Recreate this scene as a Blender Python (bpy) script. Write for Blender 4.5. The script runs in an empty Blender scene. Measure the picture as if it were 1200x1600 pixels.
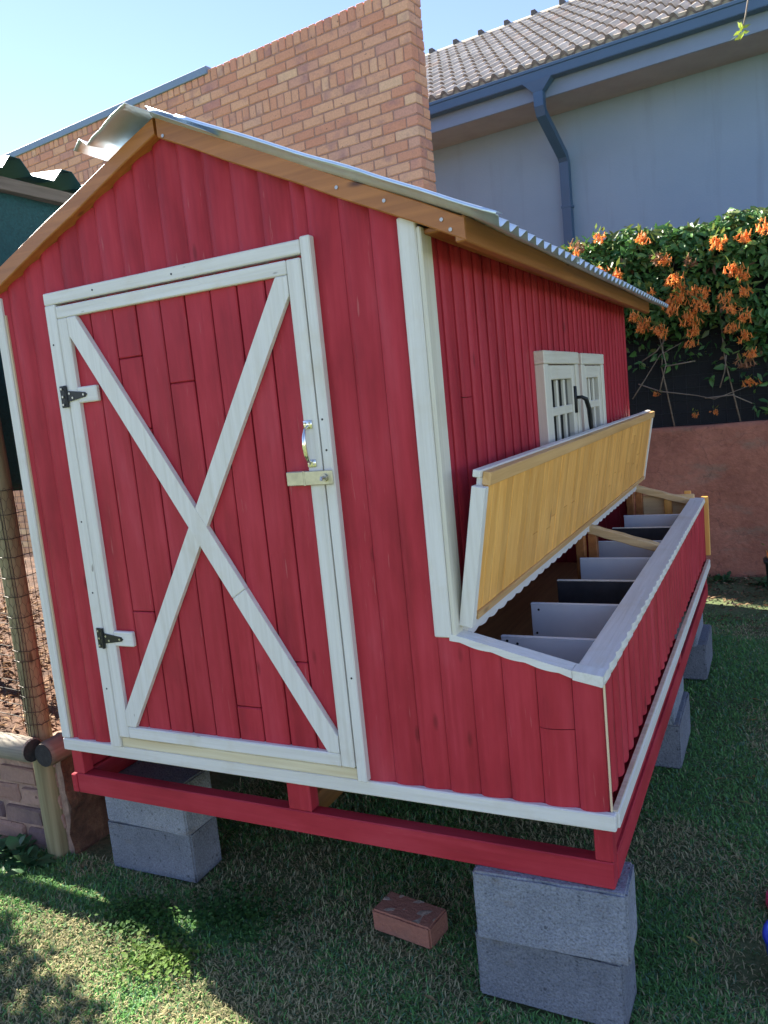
import bpy, math, random
import numpy as np
from mathutils import Matrix, Vector, noise as mnoise
random.seed(7); rng = np.random.default_rng(7)
sc = bpy.context.scene
col = sc.collection
rad = math.radians

# ------------------------------------------------------------------ camera
CAM = Vector((0.3945, -1.8171, 1.6242))
cr = Vector((0.89233323, 0.44068616, -0.09765814))
cu = Vector((0.02693505, 0.16398334, 0.98609531))
cf = Vector((-0.45057286, 0.88255604, -0.13445788))
FPX = 1239.99
cd = bpy.data.cameras.new('camera'); cam = bpy.data.objects.new('camera', cd); col.objects.link(cam)
cam.matrix_world = Matrix(((cr.x, cu.x, -cf.x, CAM.x), (cr.y, cu.y, -cf.y, CAM.y), (cr.z, cu.z, -cf.z, CAM.z), (0, 0, 0, 1)))
cd.sensor_fit = 'VERTICAL'; cd.sensor_height = 36.0; cd.lens = 36.0 * FPX / 1600.0
cd.clip_start = 0.05; cd.clip_end = 2000
sc.camera = cam

# ------------------------------------------------------------------ sky, sun, exposure
SUN_EL, SUN_AZ = rad(38), math.atan2(-0.955, 0.297)      # azimuth measured from +Y towards +X
sdir = Vector((math.sin(SUN_AZ) * math.cos(SUN_EL), math.cos(SUN_AZ) * math.cos(SUN_EL), math.sin(SUN_EL)))
w = bpy.data.worlds.new('World'); sc.world = w; w.use_nodes = True
nt = w.node_tree; nt.nodes.clear()
sky = nt.nodes.new('ShaderNodeTexSky'); sky.sky_type = 'NISHITA'; sky.sun_disc = False
sky.sun_elevation = SUN_EL; sky.sun_rotation = SUN_AZ; sky.altitude = 1400; sky.air_density = 1.0; sky.dust_density = 0.05; sky.ozone_density = 2.4
bg = nt.nodes.new('ShaderNodeBackground'); bg.inputs['Strength'].default_value = 0.085
wo = nt.nodes.new('ShaderNodeOutputWorld')
tn = nt.nodes.new('ShaderNodeMix'); tn.data_type = 'RGBA'; tn.blend_type = 'MULTIPLY'; tn.inputs[0].default_value = 1.0
tn.inputs[7].default_value = (.95, .83, .87, 1)      # white balance of the phone picture
nt.links.new(sky.outputs[0], tn.inputs[6]); nt.links.new(tn.outputs[2], bg.inputs[0]); nt.links.new(bg.outputs[0], wo.inputs[0])
sl = bpy.data.lights.new('sun', 'SUN'); sl.energy = 5.0; sl.angle = rad(0.55); sl.color = (1.0, 0.93, 0.82)
so = bpy.data.objects.new('sun', sl); col.objects.link(so); so.location = (-8, 2, 9)
so.rotation_euler = sdir.to_track_quat('Z', 'Y').to_euler()
sc.view_settings.view_transform = 'Standard'; sc.view_settings.look = 'None'
sc.view_settings.exposure = 2.12; sc.view_settings.gamma = 1.0

# ------------------------------------------------------------------ node helpers / materials
def new_mat(name):
    m = bpy.data.materials.new(name); m.use_nodes = True
    t = m.node_tree; t.nodes.clear()
    o = t.nodes.new('ShaderNodeOutputMaterial'); b = t.nodes.new('ShaderNodeBsdfPrincipled')
    t.links.new(b.outputs[0], o.inputs[0])
    return m, t, b
def N(t, typ, **k):
    n = t.nodes.new(typ)
    for a, v in k.items():
        if a.startswith('i_'):
            key = a[2:]
            key = int(key) if key.isdigit() else key.replace('_', ' ')
            n.inputs[key].default_value = v
        else: setattr(n, a, v)
    return n
def mapped(t, scale, rot=(0, 0, 0)):
    tc = t.nodes.new('ShaderNodeTexCoord'); mp = t.nodes.new('ShaderNodeMapping')
    mp.inputs['Scale'].default_value = scale; mp.inputs['Rotation'].default_value = rot
    t.links.new(tc.outputs['Object'], mp.inputs[0]); return mp.outputs[0]
def ramp(t, src, stops):
    r = t.nodes.new('ShaderNodeValToRGB'); e = r.color_ramp.elements
    while len(e) < len(stops): e.new(0.5)
    for el, (p, c) in zip(e, stops): el.position = p; el.color = (*c, 1) if len(c) == 3 else c
    t.links.new(src, r.inputs[0]); return r.outputs[0]
def mix(t, fac, a, b, mode='MIX'):
    m = t.nodes.new('ShaderNodeMix'); m.data_type = 'RGBA'; m.blend_type = mode
    for sock, v in ((m.inputs[0], fac), (m.inputs[6], a), (m.inputs[7], b)):
        if hasattr(v, 'is_output'): t.links.new(v, sock)
        else: sock.default_value = v if not isinstance(v, tuple) or len(v) == 4 else (*v, 1)
    return m.outputs[2]
def noise(t, vec, scale=5, detail=4, rough=.55, dist=0):
    n = N(t, 'ShaderNodeTexNoise', i_Scale=scale, i_Detail=detail, i_Roughness=rough, i_Distortion=dist)
    if vec: t.links.new(vec, n.inputs['Vector'])
    return n.outputs['Fac']
def bump(t, b, h, strength=.3, dist=.01):
    n = N(t, 'ShaderNodeBump', i_Strength=strength, i_Distance=dist)
    t.links.new(h, n.inputs['Height']); t.links.new(n.outputs[0], b.inputs['Normal']); return n
def rnd(t):
    oi = t.nodes.new('ShaderNodeObjectInfo'); at = N(t, 'ShaderNodeAttribute', attribute_name='rnd')
    a = N(t, 'ShaderNodeMath', operation='ADD'); f = N(t, 'ShaderNodeMath', operation='FRACT')
    t.links.new(oi.outputs['Random'], a.inputs[0]); t.links.new(at.outputs['Fac'], a.inputs[1]); t.links.new(a.outputs[0], f.inputs[0])
    return f.outputs[0]
def axis_scale(axis, across, along):
    s = [across] * 3; s['xyz'.index(axis)] = along; return tuple(s)
def shifted(t, axis, across, along, rot=(0, 0, 0)):
    v = mapped(t, axis_scale(axis, across, along), rot)
    r = rnd(t); a = N(t, 'ShaderNodeVectorMath', operation='ADD'); m = N(t, 'ShaderNodeMath', operation='MULTIPLY', i_1=37.0)
    t.links.new(r, m.inputs[0]); t.links.new(v, a.inputs[0]); t.links.new(m.outputs[0], a.inputs[1])
    return a.outputs[0], r

def red_paint(name, axis, rot=(0, 0, 0)):
    m, t, b = new_mat(name)
    v, r = shifted(t, axis, 60, 2.2, rot); g = noise(t, v, 1, 5, .6)
    v2 = mapped(t, axis_scale(axis, 9, 2.5)); big = noise(t, v2, 1, 4, .6)
    c = ramp(t, g, [(.2, (.36, .022, .034)), (.5, (.43, .029, .044)), (.8, (.48, .040, .056))])
    c = mix(t, .75, c, ramp(t, big, [(.28, (.62, .58, .62)), (.46, (.95, .95, .97)), (.60, (1.1, 1.35, 1.35)), (.76, (1.2, 2.2, 2.0))]), 'MULTIPLY')
    c = mix(t, .5, c, ramp(t, r, [(0, (.88, .88, .9)), (1, (1.08, 1.05, 1.05))]), 'MULTIPLY')
    # knots
    vk = mapped(t, axis_scale(axis, 11, 3.4)); k = N(t, 'ShaderNodeTexVoronoi', i_Scale=1.0); t.links.new(vk, k.inputs['Vector'])
    km = ramp(t, k.outputs['Distance'], [(.04, (.55,) * 3), (.10, (0, 0, 0))]); c = mix(t, km, c, (.13, .01, .014, 1))
    # thin worn scratches where the wood shows
    vw = mapped(t, axis_scale(axis, 130, 9)); wn = noise(t, vw, 1, 3, .5); wm = ramp(t, wn, [(.69, (0, 0, 0)), (.76, (.5, .5, .5))]); c = mix(t, wm, c, (.50, .16, .15, 1))
    t.links.new(c, b.inputs['Base Color'])
    rr = ramp(t, g, [(.2, (.42,) * 3), (.8, (.62,) * 3)]); t.links.new(rr, b.inputs['Roughness'])
    b.inputs['Specular IOR Level'].default_value = .22
    bump(t, b, g, .3, .003); return m
def white_paint(name, axis, rot=(0, 0, 0), tint=(.75, .725, .68)):
    m, t, b = new_mat(name)
    v, r = shifted(t, axis, 75, 2.5, rot); g = noise(t, v, 1, 5, .65)
    v2 = mapped(t, (6, 6, 6)); big = noise(t, v2, 1, 4, .6)
    d = tuple(x * .84 for x in tint)
    c = ramp(t, g, [(.25, (d[0], d[1] * .985, d[2] * .94)), (.6, tint)])
    c = mix(t, ramp(t, big, [(.56, (0, 0, 0)), (.78, (.5, .5, .5))]), c, (.58, .50, .36, 1))
    vs = mapped(t, axis_scale(axis, 45, 14)); sp = noise(t, vs, 1, 2, .5); c = mix(t, ramp(t, sp, [(.75, (0, 0, 0)), (.79, (.7, .7, .7))]), c, (.16, .13, .10, 1))
    t.links.new(c, b.inputs['Base Color']); b.inputs['Roughness'].default_value = .5
    bump(t, b, g, .45, .004); return m
def timber(name, axis, dark, light, rough=.5, rot=(0, 0, 0), var=.35, knot=None):
    m, t, b = new_mat(name)
    v, r = shifted(t, axis, 42, 1.6, rot); g = noise(t, v, 1, 5, .6, .4)
    c = ramp(t, g, [(.28, dark), (.68, light)])
    c = mix(t, var, c, ramp(t, r, [(0, (.62, .58, .52)), (.5, (1, 1, 1)), (1, (1.3, 1.28, 1.2))]), 'MULTIPLY')
    if knot:
        vk = mapped(t, axis_scale(axis, 10, 3)); k = N(t, 'ShaderNodeTexVoronoi', i_Scale=1.0); t.links.new(vk, k.inputs['Vector'])
        c = mix(t, ramp(t, k.outputs['Distance'], [(.05, (1, 1, 1)), (.11, (0, 0, 0))]), c, (*knot, 1))
    t.links.new(c, b.inputs['Base Color']); b.inputs['Roughness'].default_value = rough
    bump(t, b, g, .3, .003); return m
def plain(name, c, rough=.5, metal=0, nscale=0, namp=.25, bumps=0):
    m, t, b = new_mat(name); b.inputs['Roughness'].default_value = rough; b.inputs['Metallic'].default_value = metal
    if nscale:
        v = mapped(t, (nscale,) * 3); g = noise(t, v, 1, 6, .65)
        lo = tuple(x * (1 - namp) for x in c); hi = tuple(min(1, x * (1 + namp)) for x in c)
        t.links.new(ramp(t, g, [(.3, lo), (.7, hi)]), b.inputs['Base Color'])
        if bumps: bump(t, b, g, bumps, .01)
    else: b.inputs['Base Color'].default_value = (*c, 1)
    return m

M = {}
M['red_z'] = red_paint('red_paint_vertical', 'z'); M['red_x'] = red_paint('red_paint_along_x', 'x'); M['red_y'] = red_paint('red_paint_along_y', 'y')
for a in 'xyz': M['white_' + a] = white_paint('white_paint_along_' + a, a)
M['white_d1'] = white_paint('white_paint_brace', 'z', (0, rad(-31), 0)); M['white_d2'] = white_paint('white_paint_brace_cross', 'z', (0, rad(31), 0))
M['cream_z'] = white_paint('cream_paint', 'z', tint=(.70, .66, .55)); M['cream_y'] = white_paint('cream_paint_sill', 'y', tint=(.70, .66, .55))
M['barge_r'] = timber('stained_timber', 'x', (.31, .105, .026), (.50, .19, .052), .45, (0, rad(26), 0), .2, (.10, .03, .01))
M['barge_l'] = timber('stained_timber_sloped', 'x', (.31, .105, .026), (.50, .19, .052), .45, (0, rad(-23), 0), .2, (.10, .03, .01))
M['barge_y'] = timber('stained_timber_eave', 'y', (.26, .088, .022), (.43, .165, .045), .45, knot=(.09, .03, .01))
M['pine_z'] = timber('varnished_pine', 'z', (.76, .355, .07), (.95, .52, .145), .38, var=.36, knot=(.45, .19, .05))
M['pine_y'] = timber('raw_pine_along_y', 'y', (.48, .26, .09), (.68, .43, .19), .5, knot=(.25, .12, .05))
M['pine_x'] = timber('raw_pine_along_x', 'x', (.52, .33, .14), (.74, .54, .29), .55, knot=(.25, .12, .05))
M['sill_x'] = timber('pale_sill_wood', 'x', (.56, .44, .25), (.74, .66, .48), .6)
M['sill_z'] = timber('pale_corner_wood', 'z', (.50, .36, .22), (.70, .56, .38), .6)
M['brown_y'] = timber('brown_interior_wood', 'y', (.38, .16, .06), (.58, .28, .11), .45)
M['board_white'] = plain('white_chipboard', (.62, .62, .64), .45, 0, 8, .05)
M['board_black'] = plain('black_chipboard', (.022, .022, .026), .5, 0, 20, .4)
M['board_edge'] = plain('chipboard_edge', (.60, .55, .46), .7, 0, 60, .2)
M['black_metal'] = plain('black_iron', (.014, .015, .018), .4, .3)
M['chrome'] = plain('bright_zinc', (.78, .76, .66), .12, 1)
M['hasp'] = plain('dull_zinc_plate', (.50, .47, .36), .38, .85, 30, .2)
M['screw'] = plain('screw_head', (.45, .43, .38), .35, .9)
M['glass'] = plain('window_glass', (.02, .022, .025), .05)
M['dark'] = plain('dark_cavity', (.02, .018, .016), .9)
def galv(name, base=(.74, .82, .88), rough=.42):
    m, t, b = new_mat(name); v = mapped(t, (14, 14, 14)); g = noise(t, v, 1, 5, .7)
    t.links.new(ramp(t, g, [(.3, tuple(x * .86 for x in base)), (.7, base)]), b.inputs['Base Color'])
    b.inputs['Metallic'].default_value = .7
    b.inputs['Roughness'].default_value = rough
    return m
M['galv'] = galv('galvanised_sheet'); M['lip'] = galv('weathered_flashing', (.74, .86, .95), .5)
def concrete_block(name):
    m, t, b = new_mat(name); v = mapped(t, (1, 1, 1)); r = rnd(t)
    g1 = noise(t, v, 170, 3, .7); g2 = noise(t, v, 9, 5, .6)
    vo = N(t, 'ShaderNodeTexVoronoi', i_Scale=120.0); t.links.new(v, vo.inputs['Vector'])
    c = ramp(t, g1, [(.3, (.17, .18, .20)), (.47, (.28, .295, .325)), (.72, (.39, .405, .435))])
    c = mix(t, ramp(t, vo.outputs['Distance'], [(.08, (.6,) * 3), (.24, (0, 0, 0))]), c, (.12, .13, .145, 1))
    pit = noise(t, v, 55, 2, .5); c = mix(t, ramp(t, pit, [(.64, (0, 0, 0)), (.72, (.8,) * 3)]), c, (.09, .095, .105, 1))
    c = mix(t, .6, c, ramp(t, g2, [(.3, (.62, .64, .68)), (.7, (1.2, 1.2, 1.18))]), 'MULTIPLY')
    c = mix(t, 1.0, c, ramp(t, r, [(0, (.72, .74, .78)), (1, (.84, .85, .88))]), 'MULTIPLY')
    sm = noise(t, mapped(t, (7, 7, 16)), 1, 5, .65); c = mix(t, ramp(t, sm, [(.58, (0, 0, 0)), (.74, (.6,) * 3)]), c, (.20, .165, .13, 1))
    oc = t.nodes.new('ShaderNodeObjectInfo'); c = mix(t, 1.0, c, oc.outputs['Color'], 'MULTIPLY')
    t.links.new(c, b.inputs['Base Color']); b.inputs['Roughness'].default_value = .95
    h = mix(t, .5, g1, vo.outputs['Distance']); bump(t, b, h, .9, .006); return m
M['block'] = concrete_block('rough_cement')
def brick_mat(name, stops, smudge, srange=(.52, .72), bumpd=.004):
    m, t, b = new_mat(name); v, r = shifted(t, 'x', 1, 1); v0 = mapped(t, (1, 1, 1))
    c = ramp(t, r, stops)
    s = noise(t, v, 5, 4, .6); c = mix(t, ramp(t, s, [(srange[0], (0, 0, 0)), (srange[1], (.75,) * 3)]), c, (*smudge, 1))
    f = noise(t, v0, 70, 4, .7); c = mix(t, .7, c, ramp(t, f, [(.3, (.78, .76, .75)), (.6, (1.03, 1.03, 1.03)), (.75, (1.18, 1.17, 1.14))]), 'MULTIPLY')
    p = noise(t, v0, 38, 2, .5); c = mix(t, ramp(t, p, [(.71, (0, 0, 0)), (.75, (.8,) * 3)]), c, (.12, .06, .05, 1))
    t.links.new(c, b.inputs['Base Color']); b.inputs['Roughness'].default_value = .9
    bump(t, b, f, .5, bumpd); return m
M['face_brick'] = brick_mat('tan_face_brick', [(0, (.62, .265, .165)), (.25, (.68, .335, .205)), (.5, (.73, .385, .235)), (.72, (.64, .28, .185)), (.86, (.76, .46, .285)), (1, (.57, .255, .195))], (.38, .19, .18))
M['mortar'] = plain('pink_brown_mortar', (.37, .205, .155), .95, 0, 60, .25, .4)
M['garden_brick'] = brick_mat('weathered_garden_brick', [(0, (.10, .075, .085)), (.4, (.16, .10, .10)), (.6, (.33, .19, .145)), (1, (.40, .25, .19))], (.30, .19, .15), (.45, .7), .01)
M['garden_mortar'] = plain('smeared_mortar', (.36, .235, .175), .95, 0, 25, .35, .8)
M['loose_brick'] = brick_mat('old_red_brick', [(0, (.33, .13, .085)), (1, (.36, .15, .10))], (.22, .13, .09), (.5, .66), .012)
def tile_mat():
    m, t, b = new_mat('concrete_roof_tile'); v, r = shifted(t, 'x', 1, 1); v0 = mapped(t, (1, 1, 1))
    c = ramp(t, r, [(0, (.47, .41, .35)), (.5, (.58, .52, .455)), (.9, (.64, .58, .51)), (1, (.60, .44, .33))])
    s = noise(t, v0, 9, 5, .65); c = mix(t, .7, c, ramp(t, s, [(.3, (.66, .65, .64)), (.65, (1.1, 1.1, 1.1))]), 'MULTIPLY')
    t.links.new(c, b.inputs['Base Color']); b.inputs['Roughness'].default_value = .85
    bump(t, b, noise(t, v0, 90, 3, .6), .3, .004); return m
M['tile'] = tile_mat(); M['tile_nose'] = plain('shade_painted_tile_nose', (.19, .15, .12), .95, 0, 20, .5)  # shadow bands under the tile courses are painted into the nose colour
M['ridge_tile'] = plain('ridge_tile_concrete', (.50, .42, .32), .9, 0, 14, .2, .2)
M['ridge_end'] = plain('ridge_tile_collar', (.09, .085, .085), .9)
M['gutter'] = plain('blue_grey_gutter_paint', (.05, .11, .20), .35, 0, 3, .06)
M['fascia'] = plain('blue_grey_fascia_paint', (.19, .255, .36), .6, 0, 3, .06)
M['soffit'] = plain('brown_grey_soffit', (.32, .30, .30), .85, 0, 4, .1)
def house_wall():
    m, t, b = new_mat('blue_grey_plaster'); v = mapped(t, (1, 1, 1)); g = noise(t, v, .8, 5, .6); f = noise(t, v, 60, 3, .6)
    c = ramp(t, g, [(.3, (.225, .315, .425)), (.6, (.255, .345, .455)), (.75, (.275, .355, .45))]); vs = mapped(t, (5, 5, .35)); st = noise(t, vs, 1, 5, .65); c = mix(t, ramp(t, st, [(.55, (0, 0, 0)), (.75, (.35,) * 3)]), c, (.17, .21, .26, 1))
    t.links.new(c, b.inputs['Base Color']); b.inputs['Roughness'].default_value = .9
    bump(t, b, f, .5, .004); return m
M['house'] = house_wall()
def earth_wall():
    m, t, b = new_mat('red_earth_plaster'); v = mapped(t, (1, 1, 1)); g = noise(t, v, 2.2, 7, .65); f = noise(t, v, 26, 5, .65)
    c = ramp(t, g, [(.25, (.25, .095, .06)), (.5, (.40, .155, .095)), (.66, (.46, .19, .12)), (.82, (.46, .25, .17))])
    vs = mapped(t, (2.0, 2, 5.0)); s = noise(t, vs, 1.3, 5, .7); c = mix(t, ramp(t, s, [(.55, (0, 0, 0)), (.7, (.55,) * 3)]), c, (.24, .19, .13, 1))
    c = mix(t, .6, c, ramp(t, f, [(.3, (.7,) * 3), (.7, (1.2,) * 3)]), 'MULTIPLY')
    vc = N(t, 'ShaderNodeTexVoronoi', feature='DISTANCE_TO_EDGE', i_Scale=1.7); 
    vd = N(t, 'ShaderNodeVectorMath', operation='ADD'); nn = N(t, 'ShaderNodeTexNoise', i_Scale=2.5, i_Detail=4.0); t.links.new(v, nn.inputs['Vector']); t.links.new(v, vd.inputs[0]); t.links.new(nn.outputs['Color'], vd.inputs[1]); t.links.new(vd.outputs[0], vc.inputs['Vector'])
    c = mix(t, ramp(t, vc.outputs['Distance'], [(.002, (.4,) * 3), (.010, (0, 0, 0))]), c, (.10, .05, .04, 1))
    t.links.new(c, b.inputs['Base Color']); b.inputs['Roughness'].default_value = .95
    bump(t, b, mix(t, .5, g, f), .9, .03); return m
M['earth'] = earth_wall()
def soil():
    m, t, b = new_mat('leaf_mulch_soil'); v = mapped(t, (1, 1, 1)); g = noise(t, v, 12, 7, .7); f = noise(t, v, 2, 4, .6)
    c = ramp(t, g, [(.3, (.05, .025, .015)), (.55, (.16, .085, .05)), (.75, (.30, .18, .10))]); c = mix(t, .5, c, ramp(t, f, [(.3, (.7,) * 3), (.7, (1.2,) * 3)]), 'MULTIPLY')
    t.links.new(c, b.inputs['Base Color']); b.inputs['Roughness'].default_value = 1; bump(t, b, g, 1, .03); return m
M['soil'] = soil()
def lawn_mat():
    m, t, b = new_mat('lawn_thatch'); v = mapped(t, (1, 1, 1)); g = noise(t, v, 45, 6, .75); f = noise(t, v, 2.2, 5, .6)
    c = ramp(t, g, [(.28, (.06, .095, .032)), (.5, (.12, .17, .06)), (.72, (.26, .25, .13))])
    c = mix(t, ramp(t, f, [(.45, (0, 0, 0)), (.7, (.6,) * 3)]), c, (.12, .095, .05, 1))
    t.links.new(c, b.inputs['Base Color']); b.inputs['Roughness'].default_value = 1; bump(t, b, g, 1, .02); return m
M['lawn'] = lawn_mat()
def leafy(name, attr=True, c=(.05, .1, .03), trans=.3, rough=.5, spec=.3):
    m, t, b = new_mat(name); o = t.nodes['Material Output'] if 'Material Output' in t.nodes else [n for n in t.nodes if n.type == 'OUTPUT_MATERIAL'][0]
    if attr: cc = N(t, 'ShaderNodeAttribute', attribute_name='Col').outputs['Color']
    else:
        q = N(t, 'ShaderNodeRGB'); q.outputs[0].default_value = (*c, 1); cc = q.outputs[0]
    t.links.new(cc, b.inputs['Base Color']); b.inputs['Roughness'].default_value = rough; b.inputs['Specular IOR Level'].default_value = spec
    tr = N(t, 'ShaderNodeBsdfTranslucent'); t.links.new(cc, tr.inputs[0]); ms = N(t, 'ShaderNodeMixShader', i_0=trans)
    t.links.new(b.outputs[0], ms.inputs[1]); t.links.new(tr.outputs[0], ms.inputs[2]); t.links.new(ms.outputs[0], o.inputs[0]); return m
M['blade'] = leafy('grass_blade', trans=.35, rough=.7, spec=.08)
M['leaf'] = leafy('creeper_leaf', trans=.22, rough=.42, spec=.4)
M['clover'] = leafy('clover_leaf', trans=.3, rough=.65, spec=.2)
M['petal'] = leafy('orange_petal', trans=.35, rough=.5)
M['twig'] = timber('dry_twig', 'x', (.16, .12, .09), (.30, .25, .19), .9)
M['post'] = timber('treated_pole', 'z', (.15, .125, .06), (.31, .27, .15), .75, knot=(.1, .07, .03))
M['log_x'] = timber('weathered_pole', 'x', (.15, .13, .10), (.34, .305, .24), .85, knot=(.06, .05, .04))
M['log_y'] = timber('brown_pole', 'y', (.085, .065, .045), (.20, .155, .11), .85)
M['log_end'] = plain('blackened_pole_end', (.028, .026, .026), .9, 0, 40, .4, .5)
M['wire'] = plain('rusty_wire', (.07, .06, .05), .6, .6)
M['net_green'] = plain('green_shade_net', (.010, .058, .052), .8, 0, 90, .35, .4)
M['net_black'] = plain('black_shade_net', (.010, .012, .013), .9, 0, 60, .3, .4)
M['net_thread'] = plain('net_thread', (.045, .055, .06), .7)
M['teal'] = plain('teal_painted_sheet', (.022, .085, .095), .4, .2, 6, .15)
M['blue_plastic'] = plain('blue_plastic', (.012, .05, .42), .3)
M['pink_plastic'] = plain('pink_plastic', (.75, .05, .16), .35)
M['pot'] = plain('black_pot_plastic', (.012, .012, .013), .45)
M['litter'] = leafy('dry_litter', trans=.1, rough=.9, spec=.1)

# ------------------------------------------------------------------ mesh helpers
def mesh_obj(name, V, F, mat, parent=None, smooth=False, mats=None, fm=None):
    me = bpy.data.meshes.new(name); me.from_pydata([tuple(v) for v in V], [], F)
    for m_ in (mats or [mat]): me.materials.append(m_)
    if fm: me.polygons.foreach_set('material_index', fm)
    if smooth: me.polygons.foreach_set('use_smooth', [True] * len(me.polygons))
    me.update(); o = bpy.data.objects.new(name, me); col.objects.link(o)
    if parent is not None: attach(o, parent)
    return o
WP = {}
def attach(o, p):
    o.parent = p; o.matrix_parent_inverse = Matrix.Translation(-Vector(WP.get(p.name, (0, 0, 0))))
    WP[o.name] = (0, 0, 0)
def tag(o, label, cat, group=None, kind=None):
    o['label'] = label; o['category'] = cat
    if group: o['group'] = group
    if kind: o['kind'] = kind
    return o
def thing(name, label, cat, loc=(0, 0, 0), group=None):
    o = bpy.data.objects.new(name, None); col.objects.link(o); o.location = loc; WP[o.name] = loc; o.empty_display_size = .1
    return tag(o, label, cat, group)
def struct(o): o['kind'] = 'structure'; return o
class MB:
    def __init__(s): s.V = []; s.F = []
    def add(s, V, F):
        n = len(s.V); s.V += [Vector(v) for v in V]; s.F += [tuple(i + n for i in f) for f in F]; return s
    def box(s, x0, x1, y0, y1, z0, z1, b=.002, xf=None, jit=0):
        V, F = cbox(x0, x1, y0, y1, z0, z1, b)
        if jit: V = [v + Vector((random.uniform(-jit, jit), random.uniform(-jit, jit), random.uniform(-jit, jit))) for v in V]
        if xf: V = [xf @ v for v in V]
        return s.add(V, F)
    def tube(s, pts, r, n=6, cap=True):
        pts = [Vector(p) for p in pts]; rs = r if isinstance(r, (list, tuple)) else [r] * len(pts)
        V = []; F = []
        for i, p in enumerate(pts):
            d = (pts[min(i + 1, len(pts) - 1)] - pts[max(i - 1, 0)]).normalized()
            a = d.orthogonal().normalized() if i == 0 else (a - d * a.dot(d)).normalized()
            b = d.cross(a)
            for k in range(n):
                t = 2 * math.pi * k / n; V.append(p + (a * math.cos(t) + b * math.sin(t)) * rs[i])
        for i in range(len(pts) - 1):
            for k in range(n): F.append((i * n + k, i * n + (k + 1) % n, (i + 1) * n + (k + 1) % n, (i + 1) * n + k))
        if cap: F.append(tuple(range(n))[::-1]); F.append(tuple((len(pts) - 1) * n + k for k in range(n)))
        return s.add(V, F)
    def build(s, name, mat, parent=None, smooth=False): return mesh_obj(name, s.V, s.F, mat, parent, smooth)
def cbox(x0, x1, y0, y1, z0, z1, b):
    b = min(b, abs(x1 - x0) * .45, abs(y1 - y0) * .45, abs(z1 - z0) * .45)
    V = []; idx = {}
    for sx in (0, 1):
        for sy in (0, 1):
            for sz in (0, 1):
                X, Y, Z = (x0, x1)[sx], (y0, y1)[sy], (z0, z1)[sz]
                bx, by, bz = (b, -b)[sx], (b, -b)[sy], (b, -b)[sz]
                for ax, p in enumerate(((X, Y + by, Z + bz), (X + bx, Y, Z + bz), (X + bx, Y + by, Z))):
                    idx[(sx, sy, sz, ax)] = len(V); V.append(Vector(p))
    F = []; I = lambda *a: idx[a]
    for s in (0, 1):
        q = [I(s, 0, 0, 0), I(s, 1, 0, 0), I(s, 1, 1, 0), I(s, 0, 1, 0)]; F.append(tuple(q if s else q[::-1]))
        q = [I(0, s, 0, 1), I(0, s, 1, 1), I(1, s, 1, 1), I(1, s, 0, 1)]; F.append(tuple(q if s else q[::-1]))
        q = [I(0, 0, s, 2), I(1, 0, s, 2), I(1, 1, s, 2), I(0, 1, s, 2)]; F.append(tuple(q if s else q[::-1]))
    for a in (0, 1):
        for c in (0, 1):
            fl = (a == c)
            q = [I(a, c, 0, 0), I(a, c, 1, 0), I(a, c, 1, 1), I(a, c, 0, 1)]; F.append(tuple(q[::-1] if fl else q))
            q = [I(a, 0, c, 0), I(a, 1, c, 0), I(a, 1, c, 2), I(a, 0, c, 2)]; F.append(tuple(q if fl else q[::-1]))
            q = [I(0, a, c, 1), I(1, a, c, 1), I(1, a, c, 2), I(0, a, c, 2)]; F.append(tuple(q[::-1] if fl else q))
    for sx in (0, 1):
        for sy in (0, 1):
            for sz in (0, 1):
                q = [I(sx, sy, sz, 0), I(sx, sy, sz, 1), I(sx, sy, sz, 2)]; F.append(tuple(q if (sx + sy + sz) % 2 else q[::-1]))
    return V, F
def box(name, x0, x1, y0, y1, z0, z1, mat, parent=None, b=.002, jit=0):
    return MB().box(x0, x1, y0, y1, z0, z1, b, None, jit).build(name, mat, parent)
def plank(name, axis, a0, a1, base, out, zb, zt, mat, parent, bulge=.011, seg=9, thick=.014, step=.004):
    """vertical plank with a rounded face; axis 'x' faces -y, axis 'y' faces out*x; zb/zt functions of the across coordinate"""
    V = []; F = []; n = seg + 1
    for lev in (0, 1):
        for i in range(n):
            s = i / seg; a = a0 + .0012 + (a1 - a0 - .0024) * s
            h = bulge * (.05 + .95 * (1 - abs(2 * (s ** .72) - 1) ** 2.2)) + step * (1 - s)
            z = (zb(a), zt(a))[lev]
            V.append((a, base - out * h, z) if axis == 'x' else (base + out * h, a, z))
        for a in (a1 - .0012, a0 + .0012):
            z = (zb(a), zt(a))[lev]
            V.append((a, base + out * thick, z) if axis == 'x' else (base - out * thick, a, z))
    m = n + 2
    for i in range(m): F.append((i, (i + 1) % m, m + (i + 1) % m, m + i))
    F.append(tuple(range(m))[::-1]); F.append(tuple(range(m, 2 * m)))
    if axis == 'y' and out > 0: pass
    elif axis == 'x' and out < 0: F = [f[::-1] for f in F]
    elif axis == 'y' and out < 0: F = [f[::-1] for f in F]
    V2 = list(V); F2 = []
    for q, f in enumerate(F):
        if q < seg: F2.append(f)
        else: n0 = len(V2); V2 += [V[i] for i in f]; F2.append(tuple(range(n0, n0 + len(f))))
    o = mesh_obj(name, V2, F2, mat, parent)
    o.data.polygons.foreach_set('use_smooth', [i < seg for i in range(len(F2))]); return o
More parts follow.
